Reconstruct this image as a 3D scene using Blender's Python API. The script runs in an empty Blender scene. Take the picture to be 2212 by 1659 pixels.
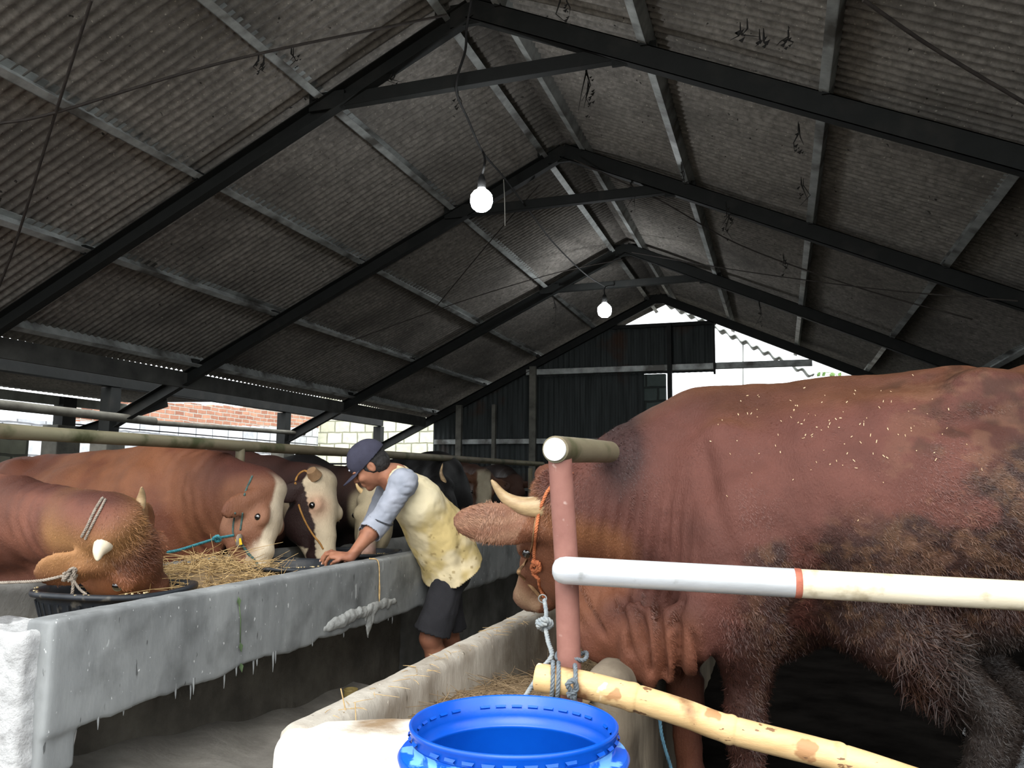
import bpy, bmesh, math, random
import numpy as np
from mathutils import Vector, Matrix
# ---------------------------------------------------------------- camera, sky, light
SC = bpy.context.scene
COL = SC.collection
CH, PITCH, YAW, ROLL, FPX = 1.3, .1198, .3166, .0086, 1767.0
cam_d = bpy.data.cameras.new('camera'); cam = bpy.data.objects.new('camera', cam_d); COL.objects.link(cam)
cam_d.sensor_fit = 'HORIZONTAL'; cam_d.sensor_width = 36; cam_d.lens = FPX/2212*36; cam_d.clip_start = .05; cam_d.clip_end = 300
Fv = np.array([-math.sin(YAW)*math.cos(PITCH), math.cos(YAW)*math.cos(PITCH), math.sin(PITCH)])
Rv = np.array([math.cos(YAW), math.sin(YAW), 0.]); Uv = np.cross(Rv, Fv)
R2 = Rv*math.cos(ROLL)+Uv*math.sin(ROLL); U2 = -Rv*math.sin(ROLL)+Uv*math.cos(ROLL)
cam.matrix_world = Matrix(((R2[0], U2[0], -Fv[0], 0), (R2[1], U2[1], -Fv[1], 0), (R2[2], U2[2], -Fv[2], CH), (0, 0, 0, 1)))
SC.camera = cam
def ray(u, v): return Fv+R2*(u-1106)/FPX-U2*(v-829.5)/FPX
def at(u, v, d): return np.array([0, 0, CH])+ray(u, v)*d
def atx(u, v, X): q = ray(u, v); return at(u, v, X/q[0])
def aty(u, v, Y): q = ray(u, v); return at(u, v, Y/q[1])
def atz(u, v, Z): q = ray(u, v); return at(u, v, (Z-CH)/q[2])

W = bpy.data.worlds.new('overcast_sky'); SC.world = W; W.use_nodes = True
bg = W.node_tree.nodes['Background']; bg.inputs[0].default_value = (.93, .97, 1, 1); bg.inputs[1].default_value = 3.0
sun_d = bpy.data.lights.new('sun', 'SUN'); sun_d.energy = 3.0; sun_d.angle = math.radians(50); sun_d.color = (1, .96, .9)
sun = bpy.data.objects.new('sun', sun_d); COL.objects.link(sun)
sun.rotation_euler = Vector((-.15, .75, -.65)).to_track_quat('-Z', 'Y').to_euler()
SC.view_settings.view_transform = 'Standard'; SC.view_settings.look = 'None'
SC.view_settings.gamma = 1; SC.view_settings.use_curve_mapping = False
SC.view_settings.exposure = 0.0
SC.cycles.max_bounces = 8; SC.cycles.diffuse_bounces = 5
SC.cycles.use_denoising = True
SC.cycles.sample_clamp_indirect = 8
rnd = random.Random(7)

# ---------------------------------------------------------------- materials
def lin(r, g, b):
    f = lambda c: (c/255/12.92) if c/255 <= .04045 else ((c/255+.055)/1.055)**2.4
    return (f(r), f(g), f(b), 1)
MATS = {}
def mat(name, c1, c2=None, scale=6, rough=.8, bump=.0, bscale=None, stretch=(1, 1, 1), metal=0, spec=.3,
        dirt=None, dscale=3, dlo=.45, dhi=.6, rot=None, attr=None, sheen=0, trans=0, coat=0, detail=6, bstretch=None, speck=None):
    if name in MATS: return MATS[name]
    m = bpy.data.materials.new(name); m.use_nodes = True; N = m.node_tree.nodes; L = m.node_tree.links
    b = N['Principled BSDF']
    tc = N.new('ShaderNodeTexCoord'); mp = N.new('ShaderNodeMapping'); mp.inputs['Scale'].default_value = stretch
    if rot: mp.inputs['Rotation'].default_value = rot
    L.new(tc.outputs['Object'], mp.inputs['Vector'])
    n = N.new('ShaderNodeTexNoise'); n.inputs['Scale'].default_value = scale; n.inputs['Detail'].default_value = detail
    n.inputs['Roughness'].default_value = .6
    L.new(mp.outputs[0], n.inputs['Vector'])
    rp = N.new('ShaderNodeMapRange'); rp.inputs[1].default_value = .32; rp.inputs[2].default_value = .68
    L.new(n.outputs['Fac'], rp.inputs[0])
    mx = N.new('ShaderNodeMix'); mx.data_type = 'RGBA'
    L.new(rp.outputs[0], mx.inputs[0])
    c2 = c2 or tuple(c*.7 for c in c1[:3])+(1,)
    if attr:
        at_ = N.new('ShaderNodeAttribute'); at_.attribute_name = attr
        # coat colour is stored per vertex; noise only varies it
        h = N.new('ShaderNodeMix'); h.data_type = 'RGBA'; h.blend_type = 'MULTIPLY'; h.inputs[0].default_value = 1
        mx.inputs[6].default_value = c1; mx.inputs[7].default_value = c2
        L.new(at_.outputs['Color'], h.inputs[6]); L.new(mx.outputs[2], h.inputs[7]); out = h.outputs[2]
    else:
        mx.inputs[6].default_value = c1; mx.inputs[7].default_value = c2; out = mx.outputs[2]
    if dirt:
        d = N.new('ShaderNodeTexNoise'); d.inputs['Scale'].default_value = dscale; d.inputs['Detail'].default_value = 8
        L.new(tc.outputs['Object'], d.inputs['Vector'])
        r2 = N.new('ShaderNodeMapRange'); r2.inputs[1].default_value = dlo; r2.inputs[2].default_value = dhi
        L.new(d.outputs['Fac'], r2.inputs[0])
        m2 = N.new('ShaderNodeMix'); m2.data_type = 'RGBA'; L.new(r2.outputs[0], m2.inputs[0])
        L.new(out, m2.inputs[6]); m2.inputs[7].default_value = dirt; out = m2.outputs[2]
    if speck:       # (colour, scale, threshold, stretch): small flecks and drips with their own shape
        for sc_, ss, th, st_ in speck:
            m5 = N.new('ShaderNodeMapping'); m5.inputs['Scale'].default_value = st_; L.new(tc.outputs['Object'], m5.inputs['Vector'])
            n5 = N.new('ShaderNodeTexNoise'); n5.inputs['Scale'].default_value = ss; n5.inputs['Detail'].default_value = 3; L.new(m5.outputs[0], n5.inputs['Vector'])
            r5 = N.new('ShaderNodeMapRange'); r5.inputs[1].default_value = th; r5.inputs[2].default_value = th+.03; L.new(n5.outputs['Fac'], r5.inputs[0])
            x5 = N.new('ShaderNodeMix'); x5.data_type = 'RGBA'; L.new(r5.outputs[0], x5.inputs[0]); L.new(out, x5.inputs[6]); x5.inputs[7].default_value = sc_; out = x5.outputs[2]
    L.new(out, b.inputs['Base Color'])
    b.inputs['Roughness'].default_value = rough; b.inputs['Metallic'].default_value = metal
    b.inputs['Specular IOR Level'].default_value = spec
    if sheen: b.inputs['Sheen Weight'].default_value = sheen; b.inputs['Sheen Roughness'].default_value = .5
    if coat: b.inputs['Coat Weight'].default_value = coat
    if trans: b.inputs['Transmission Weight'].default_value = trans
    if bump:
        m3 = N.new('ShaderNodeMapping'); m3.inputs['Scale'].default_value = bstretch or stretch
        if rot: m3.inputs['Rotation'].default_value = rot
        L.new(tc.outputs['Object'], m3.inputs['Vector'])
        bn = N.new('ShaderNodeTexNoise'); bn.inputs['Scale'].default_value = bscale or scale*4; bn.inputs['Detail'].default_value = 8
        bn.inputs['Roughness'].default_value = .65
        L.new(m3.outputs[0], bn.inputs['Vector'])
        bp = N.new('ShaderNodeBump'); bp.inputs['Strength'].default_value = 1; bp.inputs['Distance'].default_value = bump
        L.new(bn.outputs['Fac'], bp.inputs['Height']); L.new(bp.outputs[0], b.inputs['Normal'])
    MATS[name] = m; return m

# ---------------------------------------------------------------- mesh helpers
def tag(o, label=None, cat=None, group=None, kind=None):
    if label: o['label'] = label
    if cat: o['category'] = cat
    if group: o['group'] = group
    if kind: o['kind'] = kind
    return o
def thing(name, label, cat, loc=(0, 0, 0), group=None):
    o = bpy.data.objects.new(name, None); o.empty_display_size = .1; COL.objects.link(o)
    o.location = loc
    return tag(o, label, cat, group)
def link(name, me, m=None, parent=None):
    o = bpy.data.objects.new(name, me); COL.objects.link(o)
    if m: me.materials.append(m)
    if parent is not None:
        o.parent = parent; o.matrix_parent_inverse = Matrix.Translation(-Vector(parent.location))
    return o
class MB:
    """collects shapes as one mesh"""
    def __init__(s): s.v = []; s.f = []; s.smooth = []
    def add(s, v, f, sm=False):
        n = len(s.v); s.v += [tuple(map(float, p)) for p in v]; s.f += [tuple(i+n for i in q) for q in f]; s.smooth += [sm]*len(f); return s
    def box(s, a, b):
        x0, y0, z0 = a; x1, y1, z1 = b
        v = [(x0, y0, z0), (x1, y0, z0), (x1, y1, z0), (x0, y1, z0), (x0, y0, z1), (x1, y0, z1), (x1, y1, z1), (x0, y1, z1)]
        return s.add(v, [(0, 3, 2, 1), (4, 5, 6, 7), (0, 1, 5, 4), (1, 2, 6, 5), (2, 3, 7, 6), (3, 0, 4, 7)])
    def bar(s, a, b, w, h, up=(0, 0, 1)):
        a = Vector(a); b = Vector(b); d = (b-a).normalized(); u = Vector(up); x = d.cross(u).normalized(); u = x.cross(d).normalized()
        v = [tuple(p+x*i*w/2+u*j*h/2) for p in (a, b) for i, j in ((-1, -1), (1, -1), (1, 1), (-1, 1))]
        return s.add(v, [(0, 1, 2, 3), (7, 6, 5, 4), (0, 4, 5, 1), (1, 5, 6, 2), (2, 6, 7, 3), (3, 7, 4, 0)])
    def chan(s, a, b, w, h, t=.004, up=(0, 0, 1), side=1):
        """C-channel: web plus two flanges"""
        a = Vector(a); b = Vector(b); d = (b-a).normalized(); u = Vector(up); x = d.cross(u).normalized()*side; u = x.cross(d).normalized()*side
        s.bar(a+x*(w/2-t/2), b+x*(w/2-t/2), t, h, up)
        for k in (-1, 1): s.bar(a+u*k*(h/2-t/2), b+u*k*(h/2-t/2), w, t, up)
        return s
    def tube(s, pts, r, n=8, caps=True, sm=True, flat=1):
        P = [Vector(tuple(map(float, p))) for p in pts]; m = len(P); rr = r if hasattr(r, '__len__') else [r]*m
        t0 = (P[1]-P[0]).normalized(); ref = Vector((0, 0, 1)) if abs(t0.z) < .9 else Vector((1, 0, 0))
        x = t0.cross(ref).normalized(); V = []
        for i in range(m):
            t = (P[min(i+1, m-1)]-P[max(i-1, 0)]).normalized(); x = (x-t*x.dot(t)).normalized(); y = t.cross(x)
            for k in range(n):
                a = 2*math.pi*k/n; V.append(P[i]+(x*math.cos(a)+y*math.sin(a)*flat)*rr[i])
        Fc = [(i*n+k, i*n+(k+1) % n, (i+1)*n+(k+1) % n, (i+1)*n+k) for i in range(m-1) for k in range(n)]
        s.add(V, Fc, sm)
        if caps:
            s.add(V[:n], [tuple(reversed(range(n)))]); s.add(V[-n:], [tuple(range(n))])
        return s
    def lathe(s, prof, c=(0, 0, 0), n=64, sm=True):
        V = [(c[0]+r*math.cos(2*math.pi*k/n), c[1]+r*math.sin(2*math.pi*k/n), c[2]+z) for r, z in prof for k in range(n)]
        return s.add(V, [(i*n+k, i*n+(k+1) % n, (i+1)*n+(k+1) % n, (i+1)*n+k) for i in range(len(prof)-1) for k in range(n)], sm)
    def grid(s, fn, nu, nv, sm=False, skip=None):
        V = [fn(i/nu, j/nv) for j in range(nv+1) for i in range(nu+1)]
        return s.add(V, [(j*(nu+1)+i, j*(nu+1)+i+1, (j+1)*(nu+1)+i+1, (j+1)*(nu+1)+i) for j in range(nv) for i in range(nu) if not (skip and skip(i, j))], sm)
    def mesh(s, name='m'):
        me = bpy.data.meshes.new(name); me.from_pydata(s.v, [], s.f); me.polygons.foreach_set('use_smooth', s.smooth); me.update(); return me
    def build(s, name, m, parent=None, bevel=0, solid=0):
        o = link(name, s.mesh(name), m, parent)
        if solid: md = o.modifiers.new('s', 'SOLIDIFY'); md.thickness = solid; md.offset = 0
        if bevel: md = o.modifiers.new('b', 'BEVEL'); md.width = bevel; md.segments = 2; md.limit_method = 'ANGLE'
        return o
def struct(o): return tag(o, kind='structure')
def smooth_path(pts, n=8):
    P = [np.array(p, float) for p in pts]; P = [2*P[0]-P[1]]+P+[2*P[-1]-P[-2]]; out = []
    for i in range(1, len(P)-2):
        for k in range(n):
            t = k/n; a, b, c, d = P[i-1:i+3]
            out.append(.5*((2*b)+(c-a)*t+(2*a-5*b+4*c-d)*t*t+(-a+3*b-3*c+d)*t**3))
    out.append(P[-2]); return out
def rope_mesh(mb, pts, r, pitch=.03, strands=3, n=6):
    """twisted rope following a path"""
    P = smooth_path(pts, 6); Q = [P[0]]; st = r*.7
    for a, b in zip(P[:-1], P[1:]):
        L = np.linalg.norm(b-a); k = max(1, int(L/st))
        for i in range(1, k+1): Q.append(a+(b-a)*i/k)
    Q = [Vector(q) for q in Q]; m = len(Q); t0 = (Q[1]-Q[0]).normalized()
    x = t0.cross(Vector((0, 0, 1)) if abs(t0.z) < .9 else Vector((1, 0, 0))).normalized(); fr = []; s = 0
    for i in range(m):
        t = (Q[min(i+1, m-1)]-Q[max(i-1, 0)]).normalized(); x = (x-t*x.dot(t)).normalized(); y = t.cross(x)
        if i: s += (Q[i]-Q[i-1]).length
        fr.append((Q[i], x, y, s))
    for k in range(strands):
        mb.tube([p+(x*math.cos(2*math.pi*(s/pitch+k/strands))+y*math.sin(2*math.pi*(s/pitch+k/strands)))*r*.5 for p, x, y, s in fr], r*.55, n)
    return mb

# colours
M_conc = mat('grey_cement', lin(150, 150, 146), lin(105, 105, 102), 3, .9, .004, 30, dirt=lin(75, 74, 70), dscale=2.2, dlo=.5, dhi=.75)
M_concf = mat('smooth_grey_render', lin(146, 149, 149), lin(112, 115, 116), 5, .85, .0015, 40, stretch=(1, 1, .35), dirt=lin(84, 86, 86), dscale=6, dlo=.5, dhi=.8, speck=[(lin(196, 198, 198), 58, .695, (1, 1, .6)), (lin(84, 86, 86), 44, .695, (1, 1, .25)), (lin(172, 175, 175), 30, .69, (1, 1, .3))])
M_plaster = mat('rough_white_plaster', lin(200, 201, 201), lin(160, 160, 160), 14, .9, .014, 30, speck=[(lin(120, 120, 120), 5, .66, (1, 1, 3))])
M_lime = mat('worn_lime_cement', lin(190, 184, 172), lin(150, 142, 130), 5, .9, .004, 40, stretch=(1, 1, .4), dirt=lin(120, 108, 92), dscale=4, dlo=.5, dhi=.7, speck=[(lin(96, 88, 76), 40, .7, (1, 1, .2)), (lin(214, 206, 190), 60, .72, (1, 1, .5))])
M_steel = mat('black_steel', lin(27, 29, 28), lin(20, 22, 21), 8, .7, .001, 40, dirt=lin(42, 41, 38), dscale=5, dlo=.55, dhi=.8)
M_purl = mat('galvanised_steel', lin(184, 188, 186), lin(138, 141, 139), 8, .5, .0008, 30, metal=.2, dirt=lin(90, 88, 84), dscale=3, dlo=.5, dhi=.65)
M_roof = mat('dusty_roof_sheet', lin(150, 145, 138), lin(104, 100, 95), 22, .9, .003, 70, dirt=lin(88, 85, 81), dscale=1.4, dlo=.45, dhi=.8, speck=[(lin(176, 170, 158), 60, .68, (1, 1, 1)), (lin(48, 46, 43), 26, .7, (1, 1, 1))])
M_wallsheet = mat('dark_corrugated_sheet', lin(66, 71, 71), lin(42, 46, 46), 3, .75, .001, 40, stretch=(6, 1, .4), dirt=lin(66, 48, 38), dscale=1.5, dlo=.58, dhi=.7)
M_whitesheet = mat('white_roof_sheet', lin(215, 218, 218), lin(180, 184, 185), 3, .7)
M_wetfloor = mat('wet_dark_floor', lin(34, 32, 30), lin(18, 17, 16), 5, .9, .004, 30, spec=0)
M_aisle = mat('dusty_aisle_floor', lin(140, 136, 130), lin(100, 97, 92), 3, .95, .004, 30)
M_post = mat('weathered_concrete_post', lin(120, 118, 110), lin(80, 80, 74), 5, .9, .003, 30)
# ---------------------------------------------------------------- shell: floors, roof, walls
TY = [4.54, 6.87, 10.07, 12.98]
RX, RZ = -1.78, 4.27
SL, SR = .482, .452
def rz(x): return RZ-(RX-x)*SL if x < RX else RZ-(x-RX)*SR      # rafter centre line
Y0, Y1 = 1.95, 14.1
XL, XR = -5.95, 4.4
struct(MB().grid(lambda a, b: (-2.2+1.7*a, -3+17*b, 0), 2, 2).build('floor', M_aisle))
struct(MB().grid(lambda a, b: (-13+10.75*a, -3+24*b, .075+.004*math.sin(40*a+30*b)), 40, 60, True).build('floor', mat('pen_floor', lin(70, 66, 60), lin(44, 42, 38), 3, .6, .01, 20)))
struct(MB().grid(lambda a, b: (-.45+9*a, -3+24*b, .142+.006*math.sin(31*a)*math.sin(47*b)), 60, 90, True).build('floor', M_wetfloor))
struct(MB().grid(lambda a, b: (-40+80*a, -25+80*b, -.06), 2, 2).build('floor', mat('yard_ground', lin(150, 145, 135), lin(120, 115, 105), 1, .95)))
# corrugated roof, pitch of the waves 72 mm
def corr_roof(xa, xb, n):
    ph = 2*math.pi/.072; ny = int((Y1-Y0)/.009)
    def f(i, j):
        x = xa+(xb-xa)*j; y = Y0+(Y1-Y0)*i
        sag = .008*math.sin(y*1.9+x)+.006*math.sin(y*.7+3*x)
        return (x, y, rz(x)+.175+.011*math.sin(ph*y)+sag)
    return MB().grid(f, ny, n, True)
rl = struct(corr_roof(XL, RX+.02, 10).build('ceiling', M_roof, solid=.004))
rr = struct(corr_roof(RX-.02, XR, 12).build('ceiling', M_roof, solid=.004))
# sheet laps: every second purlin a lap edge thickened
rc = struct(MB().grid(lambda a, b: (RX-.22+.44*b, Y0+(Y1-Y0)*a, rz(RX)+.215-abs(b-.5)*.2), 40, 4, True).build('trim_1', M_roof, solid=.006))

def truss(k, y, foot, label):
    t = thing('roof_truss', label, 'roof truss', (RX, y, rz(RX)), 'steel roof trusses')
    h = .13; w = .07
    for s, xe in ((-1, -6.66), (1, XR)):
        a = (RX, y, RZ); b = (xe, y, rz(xe)) if s > 0 else (xe, y, rz(xe)-.02)
        o = MB().chan(a, b, w, h, .006, (0, 0, 1)).build('rafter', M_steel, t)
    if k < 3:
        xa, xb = (-2.8, -.75)
        m = MB().chan((xa, y+.02, 3.80), (xb, y+.02, 3.83), .06, .085, .006); m.build('collar_beam', M_steel, t)
        for xx in (xa, xb): MB().box((xx-.13, y-.012, 3.75), (xx+.13, y+.012, 3.87)).build('gusset_plate', M_steel, t)
    MB().box((RX-.14, y-.014, RZ-.1), (RX+.14, y+.014, RZ+.05)).build('ridge_plate', M_steel, t)
    for x in PX:
        zz = rz(x)+.065
        MB().box((x-.03, y-.05, zz-.005), (x+.01, y+.05, zz+.06)).build('cleat', M_steel, t)
    return t
PX = [-5.657, -4.726, -3.785, -2.857, -1.98, -1.58, -.675, .3, 1.265, 2.2, 3.2]
PL = ['lowest purlin above the left eave', 'second purlin up from the left eave', 'third purlin up from the left eave', 'fourth purlin up from the left eave',
      'purlin just left of the ridge', 'purlin just right of the ridge', 'first purlin down the right slope beyond the ridge pair', 'purlin down the right slope that runs almost upright in the picture',
      'right slope purlin above the rump of the big brown bull', 'right slope purlin out at the far right', 'lowest right slope purlin']
tl = ['dark steel roof truss nearest the front, apex at the top of the frame', 'dark steel roof truss second from the front, behind the nearer lamp',
      'dark steel roof truss third from the front, carrying the far lamp', 'dark steel rafter pair edging the bright far gable']
TR = [truss(k, y, 0, tl[k]) for k, y in enumerate(TY)]
truss(4, 2.05, 0, 'dark steel truss over the open front of the shed') if False else None
for x, l in zip(PX, PL):
    up = Vector((SL if x < RX else -SR, 0, 1)).normalized()
    up = Vector((-up.x, 0, up.z)) if False else Vector(((-SL if x < RX else SR), 0, 1)).normalized()
    h = .1 if abs(x+5.657) > .01 else .15
    z = rz(x)+.065+.055
    if x > 1: pass
    o = MB().chan((x, Y0+.02, z), (x, Y1-.05, z), .055, h, .005, up, -1 if x < RX else 1).build('roof_purlin', M_purl)
    tag(o, 'pale galvanised steel '+l, 'purlin', 'roof purlins')
# wide dusty board below the left eave
tag(MB().box((-5.82, Y0+.1, 2.235), (-5.78, 12.9, 2.40)).build('eave_board', mat('dusty_board', lin(84, 84, 80), lin(58, 58, 56), 4, .9), None, .004), 'long dusty grey fascia board under the left eave', 'fascia board')
tag(MB().box((-6.74, 3.2, 2.265), (-6.64, 13.0, 2.37)).build('wall_plate_beam', M_steel, None, .004), 'black beam lying on top of the left side posts', 'beam')
# side posts
for y, l in ((TY[1], 'grey shed post below the second truss foot, left of the brown cow hump'), (TY[2], 'dark shed post beside the third truss foot, above the spotted cow'), (TY[3], 'dark shed post behind the cap of the man')):
    t = thing('shed_post', l, 'post', (-6.72, y, 0), 'posts along the left side')
    MB().box((-6.79, y-.07, 1.3), (-6.65, y+.07, 2.26)).build('steel_column', M_steel, t, .004)
    MB().box((-6.83, y-.13, 0), (-6.61, y+.13, 1.72)).build('concrete_pier', M_post, t, .01)
pt = thing('lean_to_post', 'dark square post of the lean-to at the far left', 'post', (-8.45, 7.85, 0))
MB().box((-8.55, 7.7, 0), (-8.3, 8.05, 1.95)).build('pier', M_post, pt, .01); MB().box((-8.5, 7.8, 1.95), (-8.35, 8.0, 2.3)).build('post_head', M_steel, pt)
# rails between the side posts
tag(MB().tube([(-6.5, 3.5, 1.95), (-6.5, 7.28, 1.93)], .045, 12).build('side_rail', mat('grey_pole', lin(120, 118, 108), lin(85, 82, 74), 6, .8)), 'thick grey rail crossing the two leftmost posts', 'rail')
tag(MB().tube([(-6.56, 7.3, 1.92), (-6.56, 10.35, 1.98)], .03, 10).build('side_rail', mat('grey_pole')if False else MATS['grey_pole']), 'thinner dark rail continuing to the third truss foot', 'rail')
tag(MB().tube([(-6.5, 8.6, 1.5), (-6.5, 13.6, 1.62)], .015, 8).build('side_rod', M_steel), 'thin dark rod in front of the white block wall', 'rod')
# lean-to roof at far left
lt = thing('lean_to_roof', 'low corrugated lean-to roof beyond the left side beam', 'roof', (-7.5, 6, 2.3))
def fl(i, j):
    y = 2+6.9*i; x = -6.85-1.6*j; return (x, y, 2.315+.03*j+.01*math.sin(2*math.pi*y/.076))
MB().grid(fl, 720, 4, True).build('roof_sheet', M_roof, lt, solid=.004)
MB().box((-8.5, 2, 2.2), (-8.42, 8.9, 2.31)).build('edge_beam', mat('pale_beam', lin(165, 168, 160), lin(120, 124, 116), 4, .8), lt)
MB().chan((-6.86, 7.85, 2.2), (-8.6, 7.85, 1.75), .06, .1, .005).build('brace', M_steel, lt)
# grey block wall under the lean-to
def block_mat(name, c1, c2, mort, bw, bh, ms=.02, rot=(math.pi/2, 0, math.pi/2), bump=.01, dirt=None, off=.5):
    m = bpy.data.materials.new(name); m.use_nodes = True; N = m.node_tree.nodes; L = m.node_tree.links; b = N['Principled BSDF']
    tc = N.new('ShaderNodeTexCoord'); mp = N.new('ShaderNodeMapping'); mp.vector_type = 'POINT'
    sx = N.new('ShaderNodeSeparateXYZ'); cx = N.new('ShaderNodeCombineXYZ'); L.new(tc.outputs['Object'], sx.inputs[0])
    L.new(sx.outputs['Y' if rot else 'X'], cx.inputs[0]); L.new(sx.outputs['Z'], cx.inputs[1])
    nz = N.new('ShaderNodeTexNoise'); nz.inputs['Scale'].default_value = 3; L.new(tc.outputs['Object'], nz.inputs['Vector'])
    ad = N.new('ShaderNodeVectorMath'); ad.operation = 'MULTIPLY_ADD'; L.new(nz.outputs['Color'], ad.inputs[0]); ad.inputs[1].default_value = (.06, .05, 0); L.new(cx.outputs[0], ad.inputs[2])
    br = N.new('ShaderNodeTexBrick'); L.new(ad.outputs[0], br.inputs['Vector']); br.offset = off
    br.inputs['Color1'].default_value = c1; br.inputs['Color2'].default_value = c2; br.inputs['Mortar'].default_value = mort
    br.inputs['Scale'].default_value = 1; br.inputs['Brick Width'].default_value = bw; br.inputs['Row Height'].default_value = bh
    br.inputs['Mortar Size'].default_value = ms; br.inputs['Mortar Smooth'].default_value = .3; br.inputs['Bias'].default_value = 0
    n2 = N.new('ShaderNodeTexNoise'); n2.inputs['Scale'].default_value = 9; n2.inputs['Detail'].default_value = 8; L.new(tc.outputs['Object'], n2.inputs['Vector'])
    mr = N.new('ShaderNodeMapRange'); mr.inputs[3].default_value = .6; mr.inputs[4].default_value = 1.25; L.new(n2.outputs['Fac'], mr.inputs[0])
    mu = N.new('ShaderNodeMix'); mu.data_type = 'RGBA'; mu.blend_type = 'MULTIPLY'; mu.inputs[0].default_value = 1
    L.new(br.outputs['Color'], mu.inputs[6]); L.new(mr.outputs[0], mu.inputs[7]); L.new(mu.outputs[2], b.inputs['Base Color'])
    bp = N.new('ShaderNodeBump'); bp.inputs['Distance'].default_value = bump; bp.invert = True; L.new(br.outputs['Fac'], bp.inputs['Height']); L.new(bp.outputs[0], b.inputs['Normal'])
    b.inputs['Roughness'].default_value = .95; return m
tag(MB().box((-9.0, 1.5, -.05), (-8.8, 7.75, 1.95)).build('block_wall', block_mat('mossy_blocks', lin(120, 120, 108), lin(88, 92, 76), lin(60, 62, 52), .42, .2)), 'grey mossy block wall under the lean-to roof at the far left', 'wall')
# brick-topped white block wall outdoors
bw = thing('boundary_wall', 'bright block wall topped with orange bricks outside the left opening', 'wall', (-11, 12, 0))
MB().box((-11.2, 6, -.05), (-11, 18.2, 2.2)).build('block_courses', block_mat('white_blocks', lin(238, 240, 244), lin(205, 208, 214), lin(150, 152, 156), .5, .24, .014), bw)
def topz(y): return 2.75-.02*(y-11)**2*.6
bt = MB(); wb = MB()
for i in range(24):
    a = 10.3+i*.33; zb = 2.3+.05*(a-11.5)
    bt.box((-11.16, a, zb), (-11.0, a+.33, min(zb+.4, 2.35+.25*(a-10))+.02*math.sin(i*2.3)))
    wb.box((-11.2, a, 2.18), (-11.0, a+.33, zb))
wb.build('upper_blocks', bpy.data.materials['white_blocks'], bw)
bt.build('brick_courses', block_mat('orange_bricks', lin(216, 160, 132), lin(176, 120, 98), lin(205, 196, 184), .26, .085, .012), bw)
tag(MB().box((-11, 18, -.05), (-5.9, 18.2, 3.4)).build('yellowed_block_wall', block_mat('yellow_blocks', lin(226, 226, 204), lin(188, 190, 168), lin(140, 142, 122), .42, .28, .018, rot=None)), 'yellowish block wall outdoors seen at the left end of the dark gable', 'wall')
pb = MB(); pb.tube(smooth_path([atx(455, 902, -10.9)+np.array([0, 0, -.18]), atx(452, 890, -10.9), atx(463, 893, -10.9)], 5), .03, 8)
# far gable wall
gy = 13.06
def corr_wall(poly_top, xa, xb, zb, y, pitch=.076, holes=()):
    n = int((xb-xa)/pitch*8); m = 8
    def f(i, j):
        x = xa+(xb-xa)*i; zt = poly_top(x); return (x, y+.012*math.sin(2*math.pi*x/pitch), zb+(zt-zb)*j)
    H = set(holes)
    def skip(i, j): return False
    return MB().grid(f, n, m, True)
gw = thing('wall_back', None, None, (-3.8, gy, 0)); struct(gw)
corr_wall(lambda x: min(3.83, rz(x)+.02), -4.0, -.93, 3.05, gy, .09).build('upper_sheets', M_wallsheet, gw, solid=.003)
corr_wall(lambda x: rz(x)+.02, -5.72, -3.95, 1.55, gy+.03, .09).build('left_sheets', M_wallsheet, gw, solid=.003)
corr_wall(lambda x: 3.1, -4.0, -2.05, 1.6, gy+.03, .09).build('lower_sheets', M_wallsheet, gw, solid=.003)
corr_wall(lambda x: 2.45 if x < -2 else 2.3, -5.72, -1.7, 0, gy+.08, .09).build('base_sheets', M_wallsheet, gw, solid=.003)
MB().box((-2.1, gy+.04, 0), (-1.71, gy+.16, 3.05)).build('block_column', block_mat('dim_blocks', lin(96, 108, 104), lin(70, 80, 78), lin(50, 56, 54), .4, .22, .02, rot=None), gw)
for nm, a, b, h in (('girt', (-4.0, 3.13), (.5, 3.13), .1), ('girt', (-5.65, 1.98), (-1.0, 1.98), .09), ('girt', (-5.1, 1.2), (-1, 1.2), .08)):
    o = MB().chan((a[0], gy-.07, a[1]), (b[0], gy-.07, b[1]), .06, h, .005).build(nm, M_purl, gw)
MB().box((-2.55, gy-.05, 3.80), (-.9, gy+.03, 3.86)).build('top_trim', M_steel, gw)
for x, zt, w, m_ in ((-3.87, 3.22, .11, M_post), (-5.18, 2.6, .1, M_post), (-4.55, 2.6, .06, M_post), (-1.62, 3.82, .07, M_steel), (-.93, 3.1, .03, M_steel)):
    MB().box((x-w/2, gy-.16, 0 if w > .05 else 3.0), (x+w/2, gy-.11+.03, zt if w > .05 else 3.8)).build('stud', m_, gw)
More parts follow.
